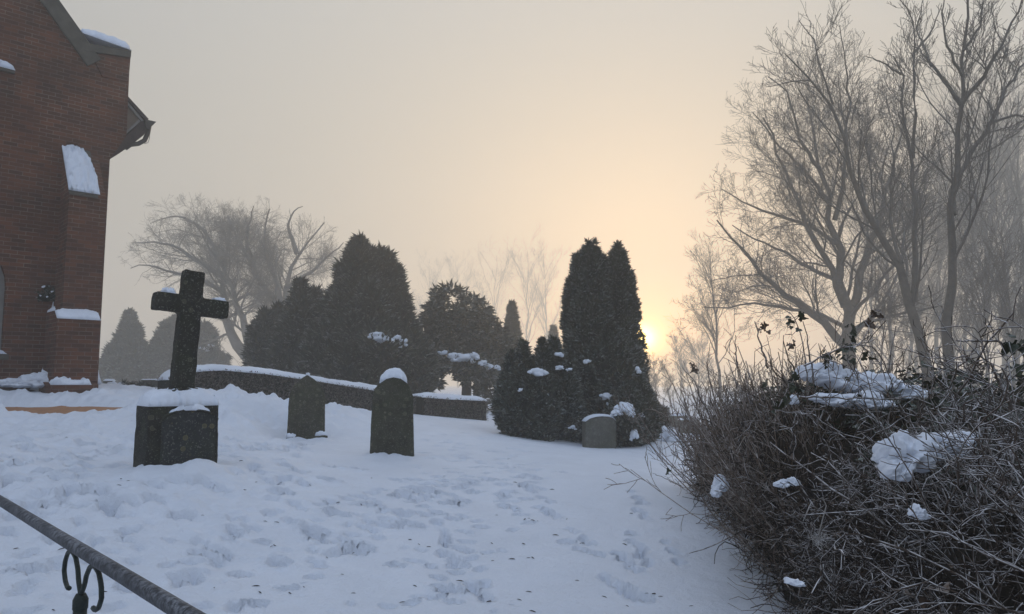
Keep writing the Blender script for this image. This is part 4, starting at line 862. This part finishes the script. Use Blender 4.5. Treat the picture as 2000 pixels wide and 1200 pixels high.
# ------------------------------------------------------------------ handrail
A = at(-420, 815, 6.5); A = at(-10, 972, 3.08); B = at(290, 1155, 1.66); dirr = (B - A).normalized()
rail = empty('handrail', (A.x, A.y, 0), label='frosted metal handrail slanting across the lower left corner', cat='handrail'); o = Vector(rail.location)
A2 = A - dirr * 3.0; B2 = B + dirr * 1.4
n = 90; pts = [A2.lerp(B2, i / n) - o for i in range(n + 1)]
tube_obj('rail', pts, .0175, M_rail, rail, 20)
def post(s):
    p = A + dirr * s - o; pz = p.z - .02; g = hz(p.x + o.x, p.y + o.y) - .1
    side = Vector((dirr.x, dirr.y, 0)).normalized()
    tube_obj('post', [Vector((p.x, p.y, g)), Vector((p.x, p.y, pz - .11)), Vector((p.x, p.y, pz - .108))], [.017, .017, .014], M_iron, rail, 12)
    tube_obj('post_collar', [Vector((p.x, p.y, pz - .13)), Vector((p.x, p.y, pz - .105)), Vector((p.x, p.y, pz - .09))], [.019, .019, .012], M_iron, rail, 12)
    for sx in (-1, 1):
        c = []
        for t, rr in [(0, (0, -.12)), (.12, (.012, -.085)), (.25, (.018, -.05)), (.38, (.03, -.018)), (.5, (.047, -.006)), (.62, (.064, -.018)), (.75, (.075, -.05)), (.87, (.078, -.085)), (1, (.070, -.115)), (1.1, (.058, -.13)), (1.15, (.05, -.128))]:
            c.append(p + side * rr[0] * sx * 2.5 + Vector((0, 0, rr[1] * .85 - .012 + dirr.z * rr[0] * sx)))
        c = [Vector(q) for q in resample(c, 30)]
        tube_obj('scroll', c, .0065, M_iron, rail, 8, side.cross(Vector((0, 0, 1))))
s_post = None
best = 1e9
for i in range(400):
    s = i / 100; p = A + dirr * s; px = 1000 + F * (p.x / (p.y * math.cos(PITCH) + (p.z - EYE) * math.sin(PITCH)))
    if abs(px - 163) < best: best = abs(px - 163); s_post = s
post(s_post); post(s_post - 1.5)

# ------------------------------------------------------------------ the thicket on the right
HX = lambda y: .16 * vnoise(np.asarray(y) * 2.1, 3.3) + .10 * vnoise(np.asarray(y) * 5., 8.3) + np.interp(y, [0, 1.5, 2.5, 4, 5.2, 7, 8.6, 9.4], [1.25, 1.2, 1.3, 1.58, 1.78, 2.05, 2.1, 2.6])       # left face of the thicket
def HT(x, y):                                                                # its top
    e = x - HX(y); h = np.interp(y, [0, 1.5, 2.2, 3, 3.8, 4.8, 6, 8, 9.4], [1.4, 1.45, 1.38, 1.28, 1.28, 1.58, 1.66, 1.50, .8])
    h = h + .20 * np.clip((x - 1.75) / .6, 0, 1) * np.clip((3.4 - y) / 1., 0, 1)
    return h * np.clip(.50 + e * 1.1, 0, 1) ** .6 + .16 * fbm(x * 1.9, y * 1.9, 3)
def thicket_pts(n, x1=5.5, y0=.9, y1=9.2, inner=.35, cond=None):
    out = []
    while sum(len(a) for a in out) < n:
        y = y0 + (y1 - y0) * RNG.random(n) ** 1.15; x = HX(y) + RNG.random(n) ** 1.5 * (x1 - HX(y)); g = np.interp(y, [0, 5, 9], [-.02, .05, .25]); t = HT(x, y)
        z = g + (t - g) * RNG.random(n) ** .75
        keep = (x - HX(y) < inner) | (t - z < inner) 
        keep &= (np.abs(x / np.maximum(y, .1)) < 1.0)
        if cond is not None: keep &= cond(x, y, z)
        out.append(np.stack([x, y, z], 1)[keep])
    return np.concatenate(out)[:n]
def stems(C, D, ln, r, K=5, up=.05, wig=.22):
    M_ = len(C); p = C; cur = unit(D); out = [p]; st = (ln / K)[:, None]
    for k_ in range(K):
        cur = unit(cur + RNG.normal(size=(M_, 3)) * wig + np.array([0, 0, up])); p = p + cur * st; out.append(p)
    return np.stack(out, 1), r[:, None] * np.linspace(1, .45, K + 1)[None]
def build_thicket(name, label, cat, C, D, ln, r, m, lv, S=3, K=5, up=.05, wig=.22, minr=.0011):
    o = np.array([C[:, 0].mean(), C[:, 1].mean(), 0.]); t = empty(name, tuple(o), label=label, cat=cat)
    P, Rr = stems(C - o, D, ln, r, K, up, wig); parts = []
    V, Q = tubes(P, Rr, 4); npmesh('stems', V, Q, m, t)
    cur, cr = P, Rr
    for l in lv:
        cur, cr = grow(cur, cr, **l); cr = np.maximum(cr, minr); parts.append(tubes(cur, cr, S))
    V, Q = merge(parts); npmesh('twigs', V, Q, m, t); return t, o
# inner sheet closing the view, its near-black colour standing for shade between stems
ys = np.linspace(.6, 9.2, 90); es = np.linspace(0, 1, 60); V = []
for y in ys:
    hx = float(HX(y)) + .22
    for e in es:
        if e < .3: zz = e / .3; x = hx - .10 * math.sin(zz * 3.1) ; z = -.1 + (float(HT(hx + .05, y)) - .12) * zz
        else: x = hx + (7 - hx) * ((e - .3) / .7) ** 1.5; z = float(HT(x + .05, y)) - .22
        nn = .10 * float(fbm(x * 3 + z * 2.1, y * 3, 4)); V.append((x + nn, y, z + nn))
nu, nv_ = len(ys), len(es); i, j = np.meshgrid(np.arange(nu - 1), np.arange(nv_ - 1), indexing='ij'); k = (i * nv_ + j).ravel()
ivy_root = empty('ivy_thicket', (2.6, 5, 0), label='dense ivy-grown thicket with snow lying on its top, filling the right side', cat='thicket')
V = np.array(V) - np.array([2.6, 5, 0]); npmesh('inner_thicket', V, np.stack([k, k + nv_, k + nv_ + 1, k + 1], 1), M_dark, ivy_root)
def leaves(C, size, name, m, parent, o, updir=.4):
    """ivy leaves: five-lobed, folded along the midrib"""
    sh = np.array([(0, 0, 0), (.42, -.12, .05), (.62, .25, .12), (.36, .42, .06), (.30, .80, .03), (0, 1.08, -.06), (-.30, .80, .03), (-.36, .42, .06), (-.62, .25, .12), (-.42, -.12, .05)])
    n = len(C); nn = RNG.normal(size=(n, 3)); nn[:, 2] = np.abs(nn[:, 2]) + updir; nn = unit(nn); tt = unit(np.cross(nn, RNG.normal(size=(n, 3)))); ss = np.cross(nn, tt)
    s = size * RNG.uniform(.55, 1.25, n)[:, None, None]
    V = C[:, None] + s * (sh[None, :, 0:1] * ss[:, None] + sh[None, :, 1:2] * tt[:, None] + sh[None, :, 2:3] * nn[:, None])
    base = (np.arange(n) * 10)[:, None]; q = np.array([[0, 1, 2, 3], [0, 3, 4, 5], [0, 5, 6, 7], [0, 7, 8, 9]])
    return npmesh(name, V.reshape(-1, 3) - np.array(o), (base[:, :, None] + q[None]).reshape(-1, 4), m, parent)
# unfrosted filler twigs everywhere, their inner shade put into the dark colour
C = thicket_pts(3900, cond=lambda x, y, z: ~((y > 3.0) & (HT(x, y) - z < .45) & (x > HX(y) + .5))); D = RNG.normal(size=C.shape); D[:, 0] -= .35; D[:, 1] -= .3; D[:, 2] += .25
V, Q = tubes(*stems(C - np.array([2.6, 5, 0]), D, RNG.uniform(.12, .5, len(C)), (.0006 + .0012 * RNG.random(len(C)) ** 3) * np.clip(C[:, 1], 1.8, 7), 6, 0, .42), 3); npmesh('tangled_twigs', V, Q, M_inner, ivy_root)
c_ivy = lambda x, y, z: (y > 3.0) & (HT(x, y) - z < .55 + .3 * vnoise(x * 3, y * 3)) & (x > HX(y) + .3)
leaves(thicket_pts(8000, inner=.5, cond=c_ivy) + RNG.normal(size=(8000, 3)) * .04, .058, 'ivy_leaves', M_ivy, ivy_root, (2.6, 5, 0))
leaves(thicket_pts(500, inner=.3) - np.array([.05, .05, 0]), .035, 'dead_leaves', M_dead, ivy_root, (2.6, 5, 0))
# left, warm brown upright shrub
n = 470; y = RNG.uniform(4.8, 8.7, n); x = HX(y) + RNG.uniform(.15, 1.3, n); C = np.stack([x, y, np.full(n, .1)], 1)
D = np.stack([RNG.normal(-.28, .35, n) - .25 * np.clip(.8 - (x - HX(y)), 0, 1), RNG.normal(-.1, .3, n), np.full(n, 1.)], 1)
sh1, so = build_thicket('upright_shrub', 'brown leafless shrub of upright frosted stems at the left end of the thicket', 'shrub', C, D, RNG.uniform(.75, 1.75, n), RNG.uniform(.004, .0085, n), M_bram2,
    [dict(n=7, lf=.26, ang=.7, up=.25, t0=.2, K=4, rf=.6), dict(n=3, lf=.5, ang=.75, up=.1, K=3, t0=.1, rf=.7)], K=6, up=.06, wig=.10, minr=.0024)
n = 420; y = RNG.uniform(4.4, 8.6, n); x = HX(y) + RNG.uniform(-.05, .25, n); C = np.stack([x, y, RNG.uniform(.02, .9, n)], 1)
D = np.stack([RNG.normal(-.6, .4, n), RNG.normal(-.2, .5, n), RNG.normal(.1, .5, n)], 1)
V, Q = tubes(*stems(C - so, D, RNG.uniform(.15, .5, n), RNG.uniform(.003, .005, n), 5, .0, .3), 3); npmesh('low_twigs', V, Q, M_bram2, sh1)
# thick old stems arching through the thicket
n = 110; yv = RNG.uniform(1.8, 7.5, n); C = np.stack([HX(yv) + RNG.uniform(.4, 1.7, n), yv, RNG.uniform(.1, .9, n)], 1); D = np.stack([RNG.normal(-.1, .35, n), RNG.normal(-.1, .4, n), RNG.normal(.7, .4, n)], 1)
oo = np.array([2.6, 5, 0]); V, Q = tubes(*stems(C - oo, D, RNG.uniform(.5, 1.3, n), RNG.uniform(.005, .011, n), 12, -.02, .14), 6); npmesh('old_stems', V, Q, M_bram, ivy_root)
n = 34; y = RNG.uniform(5.2, 8.2, n); x = HX(y) + RNG.uniform(.15, 1.0, n); C = np.stack([x, y, np.full(n, .2)], 1)
D = np.stack([RNG.normal(-.22, .22, n), RNG.normal(-.05, .2, n), np.full(n, 1.)], 1); V, Q = tubes(*stems(C - so, D, RNG.uniform(1.3, 1.85, n), RNG.uniform(.006, .010, n), 10, .02, .05), 6); npmesh('main_stems', V, Q, M_bram, sh1)
# nearest brambles at the right
def pick(n, xr, yr, zr): return np.stack([RNG.uniform(*xr, n), RNG.uniform(*yr, n), RNG.uniform(*zr, n)], 1)
n = 440; yv = RNG.uniform(1.3, 4.0, n); C = np.stack([HX(yv) + RNG.uniform(.28, 1.4, n), yv, RNG.uniform(.1, 1.15, n)], 1); D = np.stack([RNG.normal(-.4, .3, n), RNG.normal(-.15, .35, n), RNG.normal(.55, .4, n)], 1)
C2 = thicket_pts(1300, y0=1.2, y1=4.2, inner=.12); D2 = RNG.normal(size=C2.shape); D2[:, 0] -= .5; D2[:, 2] += .2
FR = stems(C2 - np.array([2.6, 5, 0]), D2, RNG.uniform(.1, .4, len(C2)), (.0005 + .0010 * RNG.random(len(C2)) ** 2) * np.clip(C2[:, 1], 1.6, 4), 6, 0, .4)
V, Q = tubes(*FR, 3); npmesh('frosted_twigs', V, Q, M_bram, ivy_root)
m2 = 30; C = np.concatenate([C, np.stack([RNG.uniform(1.35, 2.2, m2), RNG.uniform(2.1, 2.75, m2), RNG.uniform(.75, 1.1, m2)], 1)]); D = np.concatenate([D, np.stack([RNG.normal(-.35, .3, m2), RNG.normal(0, .2, m2), RNG.uniform(.4, 1., m2)], 1)]); n += m2
bram, bo = build_thicket('bramble_bush', 'nearest tangle of frosted bramble stems in the lower right corner', 'brambles', C, D, RNG.uniform(.35, .95, n), RNG.uniform(.0028, .0055, n), M_bram,
    [dict(n=4, lf=.4, ang=.8, up=.0, wig=.28, t0=.1, K=5, rf=.65), dict(n=4, lf=.4, ang=.9, up=0, wig=.3, K=3, t0=.1, rf=.7)], K=8, up=-.02, wig=.2, minr=.0018)
# snow lying on the thicket
for i, (px, py, Y, sx, sy, sz, tl) in enumerate([(1590, 735, 5.2, .09, .2, .08, 0), (1625, 745, 5.15, .13, .2, .11, .2), (1665, 758, 5.1, .14, .25, .10, .15), (1710, 762, 5.0, .14, .25, .11, .1), (1755, 772, 5.0, .15, .25, .07, .1), (1635, 785, 4.8, .13, .2, .06, .1), (1690, 790, 4.75, .12, .2, .075, .1), 
        (1745, 892, 3.0, .07, .10, .08, .1), (1765, 902, 2.95, .075, .12, .10, -.1), (1800, 890, 3.05, .08, .14, .075, -.2), (1838, 876, 3.1, .08, .14, .06, -.2), (1875, 864, 3.15, .06, .12, .045, -.3), (1748, 925, 2.9, .045, .08, .06, 0), (1405, 952, 5.3, .06, .06, .075, 0), (1398, 965, 5.2, .04, .05, .05, .3), (1790, 1003, 2.3, .02, .03, .024, 0), (1802, 1010, 2.3, .018, .02, .016, 0),
        (1545, 1138, 2.4, .022, .03, .014, .2), (1560, 1141, 2.4, .018, .03, .012, 0), (1525, 948, 4.4, .04, .06, .03, 0), (1548, 944, 4.4, .03, .06, .03, 0), (1545, 785, 4.8, .04, .05, .04, 0)]):
    lump('snow_patch', ivy_root, at(px, py, Y) - Vector((2.6, 5, 0)), sx, sy, sz, i * 4.1, tilt=tl)
# stems with leaves and dead heads standing out over the thicket
def spray_stem(name, label, pl_, r, leafpts=(), dead=(), cat='ivy stem', m=M_bram, group=None, tw=5):
    P = resample([at(*p) for p in pl_], 14); P[1:-1] += RNG.normal(size=(12, 3)) * .004; o = P[0].copy(); t = empty(name, tuple(o), label=label, cat=cat, group=group)
    Rr = np.linspace(r, r * .45, 14); prt = [tubes((P - o)[None], Rr[None], 6)]
    if tw:
        c, cr = grow((P - o)[None], Rr[None], tw, .12, .8, up=.2, K=4, lmin=.03); prt.append(tubes(c, np.maximum(cr, .001), 3))
    V, Q = merge(prt); npmesh('stem', V, Q, m, t)
    if leafpts:
        C = np.array([tuple(at(*p) + Vector((random.gauss(0, .012), random.gauss(0, .02), random.gauss(0, .012)))) for p in leafpts for _ in range(3)]); leaves(C, .042, 'leaves', M_ivy, t, o, 0)
    for p in dead:
        C = np.array([tuple(at(*p) + Vector((random.gauss(0, .016), random.gauss(0, .016), random.gauss(0, .016)))) for _ in range(12)]); leaves(C, .028, 'dead_head', M_dead, t, o, 0)
    return t
spray_stem('climbing_ivy', 'tall leafy stem with drooping dark leaves at the top, left of the big trunk', [(1580, 760, 5), (1570, 690, 5), (1560, 640, 5), (1545, 612, 5), (1520, 600, 5)], .005, [(1542, 625, 5), (1540, 640, 5), (1548, 648, 5), (1560, 618, 5), (1565, 622, 5)], [(1545, 675, 5)])
spray_stem('climbing_ivy', 'second bare stem beside the drooping-leaved one', [(1590, 750, 5), (1582, 690, 5), (1572, 640, 5), (1568, 628, 5)], .006, [(1566, 622, 5)], [])
spray_stem('climbing_ivy', 'ivy stem with a bunch of round leaves in front of the big trunk', [(1620, 770, 5), (1628, 700, 5), (1640, 655, 5), (1655, 635, 5)], .004, [(1655, 640, 5), (1660, 650, 5), (1675, 635, 5), (1645, 670, 5), (1660, 660, 5), (1640, 690, 5), (1655, 680, 5), (1665, 685, 5), (1665, 700, 5), (1650, 700, 5), (1610, 690, 5), (1612, 705, 5), (1670, 735, 5), (1620, 715, 5)], [])
spray_stem('climbing_ivy', 'leafy ivy sprig leaning over the right part of the thicket top', [(1830, 800, 4.2), (1850, 765, 4.2), (1880, 740, 4.2)], .005, [(1835, 785, 4.2), (1845, 770, 4.2), (1858, 758, 4.2), (1870, 748, 4.2), (1882, 738, 4.2), (1820, 790, 4.2)], [])
spray_stem('climbing_ivy', 'low ivy sprig at the left end of the snow on the thicket', [(1520, 800, 4.7), (1535, 765, 4.7), (1550, 740, 4.7)], .005, [(1525, 790, 4.7), (1532, 775, 4.7), (1545, 755, 4.7), (1552, 740, 4.7), (1515, 800, 4.7), (1565, 765, 4.7)], [])
spray_stem('arching_stem', 'long arching frosted stem bowing over the snowy top of the thicket', [(1570, 715, 4.8), (1620, 690, 4.7), (1660, 672, 4.6), (1700, 675, 4.6), (1725, 700, 4.6), (1740, 740, 4.6), (1745, 760, 4.6)], .006, [], [], cat='bramble stem')
spray_stem('arching_stem', 'lower arching stem just under the long one', [(1640, 680, 4.7), (1680, 674, 4.7), (1705, 690, 4.7), (1722, 715, 4.7), (1732, 750, 4.7)], .005, [], [], cat='bramble stem')
spray_stem('berry_stem', 'thin straight stem with tiny dried berries rising right of the big trunk', [(1645, 765, 4.5), (1680, 700, 4.5), (1697, 650, 4.5), (1703, 600, 4.5)], .0035, [(1697, 697, 4.5)], [(1698, 635, 4.5), (1712, 617, 4.5)], cat='dry stem', tw=12)
spray_stem('cut_stem', 'short thick cut stem poking up left of the snowy thicket top', [(1500, 720, 5.6), (1485, 670, 5.6), (1474, 628, 5.6)], .008, [], [(1490, 640, 5.6)], cat='cut stem', group=None)
spray_stem('cut_stem', 'thin upright twig right of the seed-head stem', [(1440, 720, 5.8), (1438, 690, 5.8), (1436, 655, 5.8)], .006, [], [], cat='cut stem')
spray_stem('seed_head_stem', 'leftmost stem bearing a dark dried seed head against the mist', [(1405, 860, 6.3), (1375, 790, 6.3), (1358, 745, 6.3), (1333, 718, 6.3)], .007, [], [(1353, 718, 6.3), (1357, 728, 6.3)], cat='dry stem')
spray_stem('frosted_branch', 'horizontal frosted branch reaching in from the right edge with ivy leaves', [(2040, 682, 3), (1990, 673, 3), (1930, 667, 3), (1868, 665, 3)], .007, [(1975, 668, 3), (1985, 675, 3), (1990, 690, 3), (2000, 680, 3), (1995, 705, 3), (2005, 715, 3)], [], cat='branch')
spray_stem('cut_stem', 'thick dark cut stem at the right, below the horizontal branch', [(1975, 800, 2.8), (1955, 750, 2.8), (1935, 710, 2.8)], .009, [], [], cat='cut stem')
spray_stem('lying_branch', 'dark bare branch lying level across the snow on the thicket', [(1560, 775, 4.5), (1620, 775, 4.45), (1700, 778, 4.4), (1760, 780, 4.4)], .008, [], [], cat='branch')
for i, (a, b, lab) in enumerate([((1290, 945), (1275, 925), 'twiggy sprig sticking out low at the left of the thicket')]):
    spray_stem('twig_sprig', lab, [(1330, 950, 7), (1300, 935, 6.9), (1275, 925, 6.8)], .004, [(1300, 928, 7)], [], cat='twig')
# frosted flower head
hc = at(1600, 1055, 2.3); t = empty('frosted_flower_head', tuple(hc), label='round dried flower head thick with white frost, low in the brambles', cat='flower head')
D = unit(RNG.normal(size=(70, 3))); P, Rr = stems(np.zeros((70, 3)), D, RNG.uniform(.02, .05, 70), np.full(70, .0011), 4, 0, .5)
M_fr = m_frosty('thick_frost', (.22, .2, .18), (.4, .38, .36), (.7, .71, .73), .7); V, Q = tubes(P, Rr, 3); npmesh('florets', V, Q, M_fr, t)
tube_obj('stalk', [Vector((0, 0, .02)), Vector((.03, .01, .1)), Vector((.015, .0, .125)), Vector((-.02, 0, .11)), Vector((-.035, .03, .05))], .0017, M_fr, t, 5)

# ------------------------------------------------------------------ bits of twig on the snow
me0 = None
spots = [(280, 1020), (235, 948), (250, 950), (232, 962), (395, 1018), (390, 1012), (540, 1028), (475, 967), (398, 998), (470, 1022), (518, 1022), (500, 950), (605, 952), (635, 982), (660, 983), (740, 1055), (690, 1085), (535, 1070), (530, 1072), (340, 1133), (418, 1152), (500, 1145), (507, 1160), (565, 1160), (592, 1149), (605, 1097), (625, 1083), (638, 1092), (668, 1128), (690, 1163), (103, 1195), (30, 1080), (120, 1083), (203, 1157), (705, 989),
         (970, 1004), (1025, 1012), (1040, 1014), (1033, 1010), (1050, 1015), (960, 1060), (1022, 1062), (940, 1082), (962, 1096), (1000, 1093), (1032, 1090), (1040, 1090), (1085, 1043), (800, 1055), (818, 1064), (837, 1068), (805, 1096), (930, 1119), (898, 1139), (1033, 1158), (1127, 1137), (1014, 1173), (1040, 1196), (810, 1150), (785, 1180), (955, 1183), (1180, 1168), (1225, 1187), (1263, 1166), (1277, 1166), (1248, 1116), (1137, 1062), (1220, 1065), (1010, 990), (1078, 956), (1107, 1010), (1233, 1002), (1052, 946), (1006, 945), (1350, 1190), (1290, 1170), (775, 935), (725, 935), (470, 905), (130, 858), (95, 900)]
M_deb = simple('dark_twig_bit', (.012, .01, .008), (.03, .022, .016), 30)
base = None
for i, (px, py) in enumerate(spots):
    p = ghit(px, py)
    if base is None:
        P = np.array([[(-.022, 0, 0), (-.008, .003, .002), (.008, -.001, .003), (.022, .002, 0)]]); V, Q = tubes(P, np.array([[.0008, .0028, .0032, .0009]]), 5); base = npmesh('fallen_twig', V, Q, M_deb); o = base
    else: o = base.copy(); COL.objects.link(o)
    o.location = (p.x, p.y, hz(p.x, p.y) + .003); o.rotation_euler = (0, random.uniform(-.15, .15), random.uniform(-1.2, 1.2)); s = random.uniform(.6, 1.35); o.scale = (s, s, s)
    tag(o, 'small dark bit of fallen twig lying on the open snow', 'twig', 'bits of twig scattered on the snow')

# ------------------------------------------------------------------ the mist
bm = bmesh.new(); box(bm, -200, 200, -60, 260, -2.5, 42)
mt = bpy.data.materials.new('mist'); mt.use_nodes = True; n_ = mt.node_tree.nodes; n_.clear(); o_ = n_.new('ShaderNodeOutputMaterial'); pv = n_.new('ShaderNodeVolumePrincipled')
pv.inputs['Color'].default_value = (.96, .94, .88, 1); pv.inputs['Density'].default_value = .0075; pv.inputs['Anisotropy'].default_value = .6
mt.node_tree.links.new(pv.outputs[0], o_.inputs['Volume'])
tag(bmobj('haze', bm, mt), kind='stuff', label='cold mist filling the churchyard')
